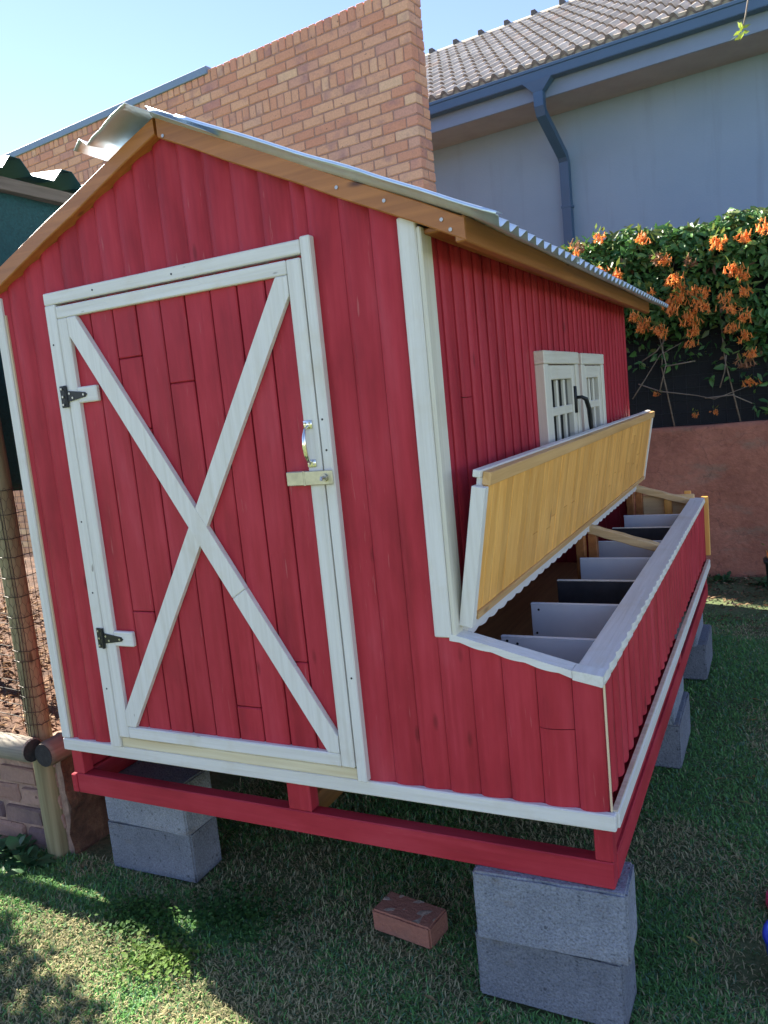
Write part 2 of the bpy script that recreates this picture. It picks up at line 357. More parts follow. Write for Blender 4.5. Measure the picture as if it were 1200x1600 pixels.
def tri_cloud(name, V, T, C, mat, parent=None):
    me = bpy.data.meshes.new(name); nv, ntri = len(V), len(T)
    me.vertices.add(nv); me.loops.add(ntri * 3); me.polygons.add(ntri)
    me.vertices.foreach_set('co', np.asarray(V, np.float32).ravel()); me.loops.foreach_set('vertex_index', np.asarray(T, np.int32).ravel())
    me.polygons.foreach_set('loop_start', np.arange(0, ntri * 3, 3, dtype=np.int32))
    ca = me.color_attributes.new('Col', 'FLOAT_COLOR', 'POINT'); ca.data.foreach_set('color', np.c_[np.asarray(C, np.float32), np.ones(nv, np.float32)].ravel())
    me.materials.append(mat); me.update(calc_edges=True); me.validate()
    o = bpy.data.objects.new(name, me); col.objects.link(o)
    if parent is not None: attach(o, parent)
    return o
def px(P):
    d = Vector(P) - CAM; z = d.dot(cf); return 600 + FPX * d.dot(cr) / z, 800 - FPX * d.dot(cu) / z, z
def vnoise(x, y, s=1.0, o=0.0): return mnoise.noise((x * s, y * s, o))

# ================================================================== SETTING: ground
def ground_z(x, y): return .012 * vnoise(x, y, 1.7) + .006 * vnoise(x, y, 6, 3) - .006
def make_ground():
    xs = np.concatenate([[-600, -120, -30, -10, -5], np.arange(-3.4, 2.61, .1), [5, 10, 30, 120, 600]])
    ys = np.concatenate([[-600, -120, -30, -10, -5], np.arange(-2.6, 5.41, .1), [8, 12, 30, 120, 600]])
    V = [(x, y, ground_z(x, y) if (-3.4 <= x <= 2.6 and -2.6 <= y <= 5.4) else -.006) for y in ys for x in xs]
    n = len(xs); F = [(j * n + i, j * n + i + 1, (j + 1) * n + i + 1, (j + 1) * n + i) for j in range(len(ys) - 1) for i in range(n - 1)]
    struct(mesh_obj('lawn_ground', V, F, M['lawn'], smooth=True))
make_ground()
def make_terrace():
    xs = np.arange(-5.6, -2.13, .09); ys = np.arange(.2, 4.6, .1)
    V = [(x, y, .43 + .05 * vnoise(x, y, 2.3) + .03 * vnoise(x, y, 7, 5) + max(0, (-2.6 - x)) * .05) for y in ys for x in xs]; n = len(xs)
    F = [(j * n + i, j * n + i + 1, (j + 1) * n + i + 1, (j + 1) * n + i) for j in range(len(ys) - 1) for i in range(n - 1)]
    struct(mesh_obj('terrace_soil', V, F, M['soil'], smooth=True))
make_terrace()

# ================================================================== THE COOP
XL, XA, D = -1.842, -.367, 2.812
ZT0, ZT1 = .556, .598            # white skirting
RX, RZ = -1.083, 2.385           # apex of the wall under the barge boards
SR, SL = .480, .425              # slopes right / left
def roof_under(x): return RZ - (x - RX) * SR if x > RX else RZ - (RX - x) * SL
def nest_top(x): return .936 + (0 - x) / .367 * .094
coop = thing('chicken_coop', 'red timber chicken coop with white trim, crossed door and open nesting box', 'chicken coop', (-.92, 1.4, .39))

def E_part(name, label=None):
    o = bpy.data.objects.new(name, None); col.objects.link(o); o.empty_display_size = .05; attach(o, coop)
    if label: o['label'] = label
    WP[o.name] = (0, 0, 0); return o
# --- base frame
bf = E_part('base_frame')
def bx(name, par, *a, m='red_x', b=.003): return box(name, *a, M[m], par, b)
bx('beam', bf, XL + .012, -.002, 0, .045, .39, .461)
bx('beam', bf, XL - .012, XL + .012, -.004, .05, .392, .458, m='red_y')
bx('beam', bf, -.042, .0, .047, D, .39, .461, m='red_y')
bx('beam', bf, XL, XL + .042, .047, D, .39, .461, m='red_y')
bx('beam', bf, XL + .044, -.044, D - .045, D, .39, .461)
bx('beam', bf, -.95, -.91, .047, D - .047, .39, .46, m='brown_y')
bx('rail', bf, -.034, -.008, .05, 1.46, .463, .553, m='red_y')
for x0, x1 in ((-.046, -.001), (-.948, -.868), (XL + .001, XL + .05)): bx('upright', bf, x0, x1, .001, .046, .4615, .5555, m='red_z')
for y in (1.46, 2.74):
    bx('upright', bf, -.044, -.001, y, y + .045, .4615, .5555, m='red_z'); bx('upright', bf, XL + .002, XL + .045, y, y + .045, .4615, .5555, m='red_z')
bx('rail', bf, XL + .004, XL + .03, .05, D - .08, .463, .553, m='red_y')  # left board added to block low sun above the beam
bx('rail', bf, XL + .004, XL + .03, .33, D - .4, .27, .389, m='red_y')  # hidden lower board, added to keep sun off the grass underneath
bx('floor_panel', bf, XL + .01, -.03, .02, D - .02, .557, .577, m='brown_y')
# --- skirting boards
sk = E_part('skirting')
bx('board', sk, XL - .004, .014, -.021, -.001, ZT0, ZT1, m='white_x')
bx('board', sk, .001, .0195, .0, D, ZT0, ZT1, m='white_y')
bx('raw_edge', sk, .0015, .016, .002, D, ZT1 + .0005, ZT1 + .003, m='sill_x', b=.001)
# --- front wall planks
fw = E_part('front_wall')
def split_plank(par, axis, a0, a1, base, out, zb, zt, joints=(), mat='red_z', **k):
    lo = zb
    for zj in sorted(joints):
        plank('plank', axis, a0, a1, base, out, lo, (lambda a, z=zj: z - .001), M[mat], par, **k); lo = (lambda a, z=zj: z + .001)
    plank('plank', axis, a0, a1, base, out, lo, zt, M[mat], par, **k)
xs = [XL + .002, -1.79, -1.708, -1.625, -1.542, -1.46, -1.378, -1.295, -1.217, -1.137, -1.055, -.974, -.887, -.801, -.71, -.668, -.576, -.493, -.414, -.329, -.246, -.161, -.073, -.002]
def plank_top(a):
    if a > -.378: return nest_top(a) - .012
    return roof_under(a) + (.012 if a > RX else .034)
for i in range(len(xs) - 1):
    a0, a1 = xs[i], xs[i + 1]; c = (a0 + a1) / 2
    indoor = -1.60 < a0 and a1 < -.655
    zb = (lambda a: 2.0) if indoor else (lambda a: ZT1 - .01)
    if a0 == -.414:      # the board notched round the corner of the nesting box
        split_plank(fw, 'x', a0, a1, 0, 1, zb, lambda a: min(nest_top(a) - .012, 1.020), bulge=.010)
        split_plank(fw, 'x', a0, -.372, 0, 1, lambda a: 1.021, lambda a: roof_under(a) + .012, bulge=.008); continue
    split_plank(fw, 'x', a0, a1, 0, 1, zb, plank_top, [.80] if -.17 < c < -.09 else [], bulge=random.uniform(.008, .0115), step=random.uniform(.003, .006))
box('backing', XL + .01, XA - .01, .016, .03, .58, 2.0, M['brown_y'], fw)
# --- side, left and back walls
sw = E_part('side_wall')
ys = np.linspace(.02, D - .002, 34)
for i in range(33):
    j = [1.62] if i == 2 else []
    split_plank(sw, 'y', ys[i], ys[i + 1], XA, 1, lambda a: 1.0, lambda a: 2.03, j, bulge=random.uniform(.004, .007))
lw = E_part('left_wall')
for i in range(33): split_plank(lw, 'y', ys[i], ys[i + 1], XL + .014, -1, lambda a: ZT1 - .04, lambda a: 2.02, bulge=.006)
bw = E_part('back_wall')
xb = np.linspace(XL, XA, 19)
for i in range(18): split_plank(bw, 'x', xb[i], xb[i + 1], D - .004, -1, lambda a: ZT0, lambda a: roof_under(a), bulge=.006)
# --- corner trim
tr = E_part('corner_trim')
bx('board', tr, XL - .006, XL + .030, -.0205, -.001, ZT1 + .002, 2.075, m='white_z'); bx('board', tr, XL + .031, XL + .037, -.014, -.0005, ZT1 + .002, 2.02, m='sill_z', b=.001)
bx('board', tr, -.414, -.3665, -.0205, -.0005, 1.022, 2.058, m='white_z'); bx('board', tr, -.366, -.354, -.0195, .046, 1.022, 2.03, m='cream_z')
bx('board', tr, .0005, .005, -.006, .002, ZT1 + .001, .92, m='sill_z', b=.001)
# --- barge boards, fascia and eave
ro = E_part('roof')
def sloped(name, x0, z0, x1, z1, y0, y1, h0, h1, mat, par, b=.003):
    """board whose lower edge runs (x0,z0)-(x1,z1), vertical ends"""
    n = 8; V = []; F = []
    for i in range(n + 1):
        s = i / n; x = x0 + (x1 - x0) * s; z = z0 + (z1 - z0) * s; h = h0 + (h1 - h0) * s; wob = .0015 * math.sin(i * 2.1)
        V += [(x, y0 + b, z + wob), (x, y0, z + b + wob), (x, y0, z + h - b + wob), (x, y0 + b, z + h + wob), (x, y1, z + h + wob), (x, y1, z + wob)]
    for i in range(n):
        for k in range(6): F.append((i * 6 + k, i * 6 + (k + 1) % 6, (i + 1) * 6 + (k + 1) % 6, (i + 1) * 6 + k))
    F.append(tuple(range(6))[::-1]); F.append(tuple(n * 6 + k for k in range(6)))
    return mesh_obj(name, V, F, mat, par)
sloped('barge_board', RX + .004, RZ + .002, -.236, 1.974, -.042, -.003, .055, .052, M['barge_r'], ro)
sloped('barge_board', -2.0, RZ + .014 - (2.0 + RX) * SL, RX - .006, RZ + .014, -.042, -.003, .055, .044, M['barge_l'], ro)
box('fascia', -.262, -.2355, -.04, D + .02, 1.972, 2.03, M['barge_y'], ro, .003)
box('fascia', -2.02, -1.985, -.03, D + .02, 1.985, 2.04, M['barge_y'], ro, .003)
bx('soffit_board', ro, XA + .012, -.264, .0, D, 2.012, 2.026, m='barge_y')
# galvanised corrugated sheets
def corrugated(name, x0, z0, x1, z1, y0, y1, mat, par, pitch=.076, amp=.010, ns=8, sag=0):
    ny = int((y1 - y0) / pitch * 8); V = []; F = []; sx = Vector((x1 - x0, 0, z1 - z0)); nrm = Vector((-(z1 - z0), 0, x1 - x0)).normalized()
    if nrm.z < 0: nrm = -nrm
    for j in range(ny + 1):
        y = y0 + (y1 - y0) * j / ny; h = amp * math.cos(2 * math.pi * (y - y0) / pitch)
        for i in range(ns + 1):
            s = i / ns; p = Vector((x0, y, z0)) + sx * s + nrm * (h + sag * math.sin(s * math.pi) + .004 * mnoise.noise((s * 3, y * 2, x0)))
            V.append(p)
    for j in range(ny):
        for i in range(ns): a = j * (ns + 1) + i; F.append((a, a + 1, a + ns + 2, a + ns + 1))
    o = mesh_obj(name, V, F, mat, par, True); md = o.modifiers.new('thickness', 'SOLIDIFY'); md.thickness = .0012; return o
zr, off = RZ + .053, .012
yy = [-.075, .74, 1.52, 2.26, 2.93]
for i in range(4):
    corrugated('roof_sheet', RX, zr + off, -.150, 1.974 + .053 - .041 + off + .001 * i, yy[i] - (.02 if i else 0), yy[i + 1] + .02, M['galv'], ro)
    corrugated('roof_sheet', RX, zr + off, -2.06, zr + off - (2.06 + RX) * SL - .01, yy[i] + (.06 if not i else -.02), yy[i + 1] + .02, M['galv'], ro)
def verge(x0, z0, x1, z1, y):      # folded metal lip along the front edge of the right slope
    V = []; F = []; n = 24
    for i in range(n + 1):
        s_ = i / n; x = x0 + (x1 - x0) * s_; z = z0 + (z1 - z0) * s_; wv = .004 * mnoise.noise((s_ * 6, 1, 1))
        V += [(x, y + .05, z + .020), (x, y + .010, z + .019 + wv), (x, y + .0, z + .011 + wv), (x, y + .005, z + .009 + wv)]
    for i in range(n):
        for k in range(3): F.append((i * 4 + k, i * 4 + k + 1, (i + 1) * 4 + k + 1, (i + 1) * 4 + k))
    o = mesh_obj('verge_flashing', V, F, M['lip'], ro, True); o.modifiers.new('thickness', 'SOLIDIFY').thickness = .0012
verge(RX + .10, zr + off - .10 * SR - .004, -.148, 1.974 + .053 - .041 + off - .002, -.085)
# ridge cap: right wing lies flat, left wing is bent up and crimped at the front end
def ridge_cap():
    V = []; F = []; nu, nv = 16, 26
    for j in range(nv + 1):
        y = -.115 + (D + .2) * (j / nv) ** 1.6; k = max(0, 1 - (y + .115) / .35)
        for i in range(nu + 1):
            u = -1 + 2 * i / nu
            if u < 0:
                x = RX - .03 - .20 * (-u); z = zr + .028 - (-u) * .20 * (SL - .02 * k) + .012 * k * math.sin(-u * 9) * (-u)
                if k > .2 and u < -.7: z += .018 * math.sin((u + .7) * 21) * k
            else: x = RX - .03 + .24 * u; z = zr + .028 - u * .24 * SR - .010 * u
            V.append((x, y, z + .006 * mnoise.noise((x * 5, y * 4, 1))))
    for j in range(nv):
        for i in range(nu): a = j * (nu + 1) + i; F.append((a, a + 1, a + nu + 2, a + nu + 1))
    o = mesh_obj('ridge_cap', V, F, M['galv'], ro, True); o.modifiers.new('thickness', 'SOLIDIFY').thickness = .0012
ridge_cap()
for (x, dz) in ((-.553, .026), (-.43, .03), (-.29, .028), (-.27, .012), (-1.06, .018)):
    z = 1.974 + (-.236 - x) * SR + dz
    MB().tube([(x, -.0425, z), (x, -.0445, z)], .0045, 10).build('screw', M['screw'], ro)
# --- door
DX0, DX1, DZ0, DZ1 = -1.6065, -.650, .598, 2.055
df = E_part('door_frame')
bx('board', df, DX0, DX0 + .044, -.034, -.004, ZT1 + .002, DZ1 - .037, m='white_z'); bx('board', df, DX1 - .030, DX1, -.034, -.004, ZT1 + .002, DZ1 + .006, m='white_z')
bx('board', df, DX0, DX1 - .031, -.034, -.004, DZ1 - .036, DZ1, m='white_x')
bx('sill', df, DX0 + .0455, DX1 - .0315, -.026, -.002, ZT1 + .003, .634, m='sill_x'); bx('backing', df, DX0 + .02, DX1 - .02, -.003, .012, .6, 2.03, m='brown_y')
dr = E_part('door', 'red boarded door with white crossed braces')
lx0, lx1, lz0, lz1 = DX0 + .0475, DX1 - .0335, .639, 2.0105
bx('stile', dr, lx0, lx0 + .042, -.036, -.013, lz0, lz1 - .037, m='white_z'); bx('stile', dr, lx1 - .042, lx1, -.036, -.013, lz0, lz1, m='white_z')
bx('rail', dr, lx0, lx1 - .043, -.036, -.013, lz1 - .036, lz1, m='white_x'); bx('rail', dr, lx0 + .043, lx1 - .043, -.036, -.013, lz0, lz0 + .038, m='white_x')
ix0, ix1, iz0, iz1 = lx0 + .043, lx1 - .043, lz0 + .039, lz1 - .037
nb = 9; bwid = (ix1 - ix0 + .02) / nb; e0 = ix0 - .012
jt = {0: [], 1: [1.06], 2: [1.83, 1.62], 3: [], 4: [1.74], 5: [.78], 6: [], 7: [.93], 8: []}
for i in range(nb):
    lo = iz0 - .012
    for z in sorted(jt[i]) + [iz1 + .012]:
        box('board', e0 + i * bwid + .0022, e0 + (i + 1) * bwid - .0022, -.021 + random.uniform(-.0012, .0012), -.006, lo, z - .001, M['red_z'], dr, .003); lo = z + .001
bx('backing', dr, ix0 - .01, ix1 + .01, -.007, -.0035, iz0 - .012, iz1 + .012, m='red_z')
def clip_poly(P, ax, val, keep_less):
    out = []
    for i in range(len(P)):
        p, q = P[i], P[(i + 1) % len(P)]; ip = (p[ax] <= val) == keep_less; iq = (q[ax] <= val) == keep_less
        if ip: out.append(p)
        if ip != iq: t_ = (val - p[ax]) / (q[ax] - p[ax]); out.append((p[0] + (q[0] - p[0]) * t_, p[1] + (q[1] - p[1]) * t_))
    return out
def brace(xa_, za_, xb_, zb_, y0, y1, wd, mat, cuts=()):
    a = Vector((xa_, za_)); b_ = Vector((xb_, zb_)); L = (b_ - a).length; ux = (b_ - a) / L; n_ = Vector((-ux.y, ux.x)) * wd / 2
    pts = [-.15] + [c * L for c in cuts] + [L + .15]
    for s, e in zip(pts[:-1], pts[1:]):
        P = [tuple(a + ux * (s + .0006) + n_), tuple(a + ux * (s + .0006) - n_), tuple(a + ux * (e - .0006) - n_), tuple(a + ux * (e - .0006) + n_)]
        for ax, val, kl in ((0, ix0 + .0005, False), (0, ix1 - .0005, True), (1, iz0 + .0005, False), (1, iz1 - .0005, True)): P = clip_poly(P, ax, val, kl)
        c = Vector((sum(p[0] for p in P) / len(P), sum(p[1] for p in P) / len(P))); k = len(P)
        inn = [Vector(p) + (c - Vector(p)).normalized() * .003 for p in P]
        V = [(p.x, y0, p.y) for p in inn] + [(p[0], y0 + .002, p[1]) for p in P] + [(p[0], y1, p[1]) for p in P]
        F = [tuple(range(k))] + [(i + o, i + k + o, (i + 1) % k + k + o, (i + 1) % k + o) for o in (0, k) for i in range(k)] + [tuple(range(2 * k, 3 * k))[::-1]]
        mesh_obj('brace', V, F, M[mat], dr)
brace(ix0 + .012, iz1 - .016, ix1 - .012, iz0 + .016, -.0385, -.0215, .056, 'white_d1', (.655,))
brace(ix1 - .012, iz1 - .016, ix0 + .012, iz0 + .016, -.0372, -.0225, .056, 'white_d2')
for hz in (1.741, .972):      # hinges
    bx('hinge_block', dr, lx0 + .0425, lx0 + .121, -.037, -.0215, hz - .024, hz + .024, m='white_x')
    h = MB(); h.box(DX0 + .018, DX0 + .042, -.0385, -.0345, hz - .033, hz + .033, .001)
    h.tube([(DX0 + .0445, -.0405, hz - .033), (DX0 + .0445, -.0405, hz + .033)], .005, 8)
    V = [(lx0 + .002, -.0405, hz - .017), (lx0 + .075, -.0405, hz - .007), (lx0 + .082, -.0405, hz), (lx0 + .075, -.0405, hz + .007), (lx0 + .002, -.0405, hz + .017)]
    V += [(x, -.0372, z) for x, y, z in V]; F = [(0, 1, 2, 3, 4), (9, 8, 7, 6, 5)] + [(i, i + 5, (i + 1) % 5 + 5, (i + 1) % 5) for i in range(5)]
    h.add(V, F); h.build('hinge', M['black_metal'], dr)
    for sx, sz in ((DX0 + .028, hz + .024), (DX0 + .028, hz - .024), (DX0 + .03, hz), (lx0 + .012, hz + .008), (lx0 + .024, hz - .006), (lx0 + .070, hz)):
        MB().tube([(sx, -.0385, sz), (sx, -.0425, sz)], .0035, 8).build('screw', M['screw'], dr)
hx = -.711      # pull handle
h = MB(); h.box(hx - .013, hx + .013, -.040, -.0362, 1.579, 1.601, .001); h.box(hx - .013, hx + .013, -.040, -.0362, 1.478, 1.498, .001)
h.tube([(hx, -.038, 1.586), (hx, -.056, 1.578), (hx, -.064, 1.557), (hx, -.066, 1.535), (hx, -.062, 1.512), (hx, -.053, 1.495), (hx, -.038, 1.491)], [.004, .0045, .006, .0065, .006, .005, .004], 10)
h.build('handle', M['chrome'], dr, True)
for sx in (-.007, .007):
    for sz in (1.594, 1.486): MB().tube([(hx + sx, -.0398, sz), (hx + sx, -.042, sz)], .003, 8).build('screw', M['screw'], dr)
h = MB(); h.box(-.792, -.735, -.0455, -.0215, 1.431, 1.469, .002); h.box(-.7345, -.648, -.0475, -.0435, 1.431, 1.469, .002)
h.tube([(-.735, -.046, 1.431), (-.735, -.046, 1.469)], .0035, 8); h.build('hasp', M['hasp'], dr)
h = MB(); h.tube([(-.672, -.0475, 1.45), (-.672, -.054, 1.45)], .0105, 14); h.tube([(-.672, -.054, 1.45), (-.672, -.064, 1.451), (-.672, -.066, 1.444)], .004, 8); h.build('staple', M['screw'], dr)
for (x, z, sd) in ((-1.585, 1.35, 0), (-1.583, 1.12, 0), (-1.59, 1.9, 0), (-1.40, 2.037, 0), (-1.1, 2.035, 0), (-.665, 1.52, 0), (-.668, 1.6, 0), (-.664, .9, 0), (-1.585, .8, 0)):
    MB().tube([(x, -.0338, z), (x, -.0348, z)], .003, 8).build('nail', M['black_metal'], df)
# --- windows in the side wall
def window(y0, y1, z0, z1, handle, bulge):
    wn = E_part('window', None)
    x0, x1 = XA + .004, XA + .040
    bx('frame', wn, x0, x1, y0, y0 + .058, z0, z1 - .0465, m='cream_z'); bx('frame', wn, x0, x1, y1 - .05, y1, z0, z1 - .0465, m='cream_z')
    bx('frame', wn, x0, x1 + .002, y0 - .002, y1 + .002, z1 - .046, z1, m='cream_y'); bx('frame', wn, x0, x1, y0, y1, z0 - .045, z0 - .0005, m='cream_y')
    s0, s1, t0, t1 = y0 + .062, y1 - .054, z0 + .004, z1 - .050
    xs0, xs1 = x0 + .004, x1 - .006
    bx('sash', wn, xs0, xs1, s0, s0 + .045, t0, t1, m='cream_z'); bx('sash', wn, xs0, xs1, s1 - .045, s1, t0, t1, m='cream_z')
    bx('sash', wn, xs0, xs1, s0 + .046, s1 - .046, t1 - .052, t1, m='cream_y'); bx('sash', wn, xs0, xs1, s0 + .046, s1 - .046, t0, t0 + .05, m='cream_y')
    g0, g1 = s0 + .046, s1 - .046
    for k in (1, 2):
        y = g0 + (g1 - g0) * k / 3; bx('glazing_bar', wn, xs0 + .006, xs1 - .006, y - .010, y + .010, t0 + .051, t1 - .053, m='cream_z')
    zm = 1.535; bx('glazing_bar', wn, xs0 + .005, xs1 - .005, g0, g1, zm - .016, zm + .016, m='cream_y')
    box('pane', x0 + .004, x0 + .0085, g0 - .01, g1 + .01, t0 + .04, t1 - .04, M['glass'], wn, .0005)
    box('hinge', x1 - .0078, x1 - .004, y0 + .057, y0 + .064, z1 - .2, z1 - .15, M['screw'], wn, .001)
    if handle:
        h = MB(); h.box(x1 - .0075, x1 + .003, s1 - .033, s1 - .016, zm - .02, zm + .085, .002)
        h.tube([(x1, s1 - .025, zm + .04), (x1 + .022, s1 - .025, zm + .04), (x1 + .034, s1 - .005, zm + .03), (x1 + .036, s1 + .03, zm - .01), (x1 + .034, s1 + .05, zm - .07), (x1 + .036, s1 + .055, zm - .11)], [.006, .007, .009, .009, .008, .006], 8)
        h.build('handle', M['black_metal'], wn, True)
window(.905, 1.43, 1.22, 1.752, True, 0); window(1.485, 1.94, 1.22, 1.750, False, 0)
# --- nesting box
nb_ = E_part('nesting_box', 'long nesting box with white and black dividers')
yn = np.linspace(.004, D, 35)
for i in range(34):
    ph = random.uniform(-.004, .004)
    split_plank(nb_, 'y', yn[i], yn[i + 1], -.016, 1, lambda a: ZT1 + .004, lambda a, ph=ph: .918 + ph, bulge=random.uniform(.008, .012))
bx('lining', nb_, -.045, -.031, .03, D - .03, .58, .905, m='brown_y')
def scallop_rim():       # white painted rim with a wavy outer edge following the planks
    V = []; F = []; n = 34 * 6
    for i in range(n + 1):
        y = -.004 + (D + .006) * i / n; s = (i / 6) % 1.0; o_ = .002 + .0055 * (1 - abs(2 * s - 1) ** 2.5) + .0006 * random.random()
        V += [(-.066, y, .930), (-.066, y, .948), (o_ - .001, y, .944), (o_ + .0006, y, .926 - .006 * s), (o_ - .006, y, .912)]
    for i in range(n):
        for k in range(4): F.append((i * 5 + k, i * 5 + k + 1, (i + 1) * 5 + k + 1, (i + 1) * 5 + k))
        F.append((i * 5 + 4, i * 5, (i + 1) * 5, (i + 1) * 5 + 4))
    F.append((0, 1, 2, 3, 4)); F.append(tuple(n * 5 + k for k in (4, 3, 2, 1, 0)))
    F = [f[::-1] for f in F]
    return mesh_obj('rim', V, F, M['white_y'], nb_)
scallop_rim()
def front_rim():
    V = []; F = []; n = 60
    for i in range(n + 1):
        s = i / n; x = XA - .006 + (-.0675 - XA + .006) * s; z = nest_top(x); o_ = -.0185 - .0015 * abs(math.sin(x * 38))
        V += [(x, .03, z - .016), (x, .03, z + .004), (x, o_, z + .002), (x, o_ - .001, z - .013 - .004 * abs(math.sin(x * 38 + .6)))]
    for i in range(n):
        for k in range(4): F.append((i * 4 + k, i * 4 + (k + 1) % 4, (i + 1) * 4 + (k + 1) % 4, (i + 1) * 4 + k))
    F.append((0, 1, 2, 3)); F.append(tuple(n * 4 + k for k in (3, 2, 1, 0)))
    mesh_obj('rim', V, F, M['white_x'], nb_)
    V = [(-.0665, -.0195, .9325), (.003, -.0195, .918), (.003, .03, .918), (-.0665, .03, .9325), (-.0665, -.0195, .956), (.006, -.0205, .9455), (.006, .03, .9465), (-.0665, .03, .957)]
    mesh_obj('rim', V, [(3, 2, 1, 0), (4, 5, 6, 7), (0, 1, 5, 4), (1, 2, 6, 5), (2, 3, 7, 6), (3, 0, 4, 7)], M['white_y'], nb_)
front_rim()
box('lining', XA, -.046, .031, .043, .58, .93, M['board_white'], nb_)
def divider(y, x0, x1, z0, z1, kind):
    d = box('divider', x0, x1, y, y + .016, z0, z1, M['board_black' if kind == 'b' else 'board_white'], nb_, .0015)
    box('divider_edge', x0 - .0004, x1, y - .0004, y + .0164, z1 - .0002, z1 + .0035, M['board_edge' if kind == 'b' else 'board_white'], nb_, .001)
for y, k_, z in ((.30, 'w', .925), (.62, 'w', .935), (.955, 'b', .93), (1.32, 'w', .93), (1.66, 'w', .93), (1.99, 'b', .93), (2.34, 'w', .93)):
    divider(y, -.345 + random.uniform(-.006, .006), -.05, .585, z, k_)
for (x, y, z) in ((-.30, .2995, .908), (-.33, .2995, .915), (-.325, .6195, .918), (-.335, .6195, .84)):
    MB().tube([(x, y + .001, z), (x, y - .0008, z)], .004, 8).build('screw', M['black_metal'], nb_)
for y in (1.50, D - .07):      # sloping cross rails on posts
    sloped('cross_rail', -.352, 1.0, -.066, .915, y, y + .045, .036, .034, M['pine_x'], nb_)
    bx('post', nb_, -.352, -.315, y + .002, y + .042, .58, .998, m='barge_y'); bx('post', nb_, -.395, -.357, y - .04, y + .0, .58, 1.0, m='barge_y')
bx('end_panel', nb_, XA + .02, -.046, D - .022, D - .008, .58, .97, m='pine_x'); bx('post', nb_, -.20, -.16, D - .06, D - .024, .6, .955, m='pine_z')
bx('end_batten', nb_, -.015, .022, D + .002, D + .024, .62, .95, m='pine_z'); bx('end_batten', nb_, -.10, -.065, D + .002, D + .02, .62, .985, m='pine_z')
for i in range(6): bx('plank', nb_, XA + .061 * i + .002, XA + .061 * (i + 1), D - .006, D + .0015, ZT0, .925, m='red_z')
bx('inner_floor', nb_, -1.2, XA + .01, .04, D - .04, .579, .59, m='brown_y')
box('inner_wall', -1.22, -1.205, .04, D - .04, .58, 1.8, M['brown_y'], nb_)
# hinge rail under the lid, with a wavy lower edge
def hinge_rail():
    V = []; F = []; n = 33 * 6
    for i in range(n + 1):
        y = .03 + (D - .03) * i / n; s = (i / 6) % 1.0; lo = 1.016 - .007 * (1 - abs(2 * s - 1) ** 2.2) - .002 * random.random()
        V += [(XA + .001, y, lo), (-.342, y, lo + .001), (-.340, y, 1.056), (XA + .001, y, 1.058)]
    for i in range(n):
        for k in range(4): F.append((i * 4 + k, (i + 1) * 4 + k, (i + 1) * 4 + (k + 1) % 4, i * 4 + (k + 1) % 4))
    F.append((0, 1, 2, 3)); F.append(tuple(n * 4 + k for k in (3, 2, 1, 0)))
    mesh_obj('hinge_rail', V, F, M['white_y'], nb_)
hinge_rail()
bx('hinge_block', nb_, -.3465, -.335, .02, .05, 1.058, 1.085, m='white_z')
# --- lid, propped open
LD = D + .06
ld = E_part('nest_lid', 'open lid lined with varnished pine boards')
hb = Vector((-.330, 0, 1.052)); up_ = Vector((.068, 0, .372)); LL = up_.length; up_.normalize(); on_ = Vector((up_.z, 0, -up_.x))
LX = Matrix(((on_.x, 0, up_.x, hb.x), (0, 1, 0, 0), (on_.z, 0, up_.z, hb.z), (0, 0, 0, 1)))    # local x: out of the pine face, y: along, z: up the lid
def lbox(name, x0, x1, y0, y1, z0, z1, mat, b=.0015): return MB().box(x0, x1, y0, y1, z0, z1, b, LX).build(name, M[mat], ld)
lbox('back_panel', -.022, -.004, .035, LD + .01, 0.002, LL - .004, 'white_z')
lbox('end_board', -.024, .012, .006, .034, -.008, LL - .024, 'white_z'); lbox('end_board', -.024, .012, LD + .011, LD + .034, .0, LL - .024, 'white_z')
lbox('top_rail', -.026, -.006, .012, LD + .034, LL - .0025, LL + .016, 'white_y'); lbox('top_rail', -.0055, .016, .03, LD + .034, LL - .022, LL + .012, 'pine_y')
lbox('bottom_rail', -.0035, .0125, .05, LD + .01, .002, .022, 'pine_y')
yb = .0345; i = 0
while yb < LD + .005:
    wd = min(.056 + random.uniform(-.004, .004), LD + .0105 - yb); x1 = .006 + random.uniform(-.0008, .0008)
    cuts = [.022]
    if random.random() < .25: cuts.append(random.uniform(.1, .3))
    cuts.append(LL - .0225)
    for c0, c1 in zip(cuts[:-1], cuts[1:]): lbox('board', -.0035, x1, yb + .0007, yb + wd - .0007, c0 + .0006, c1 - .0006, 'pine_z', .001)
    yb += wd
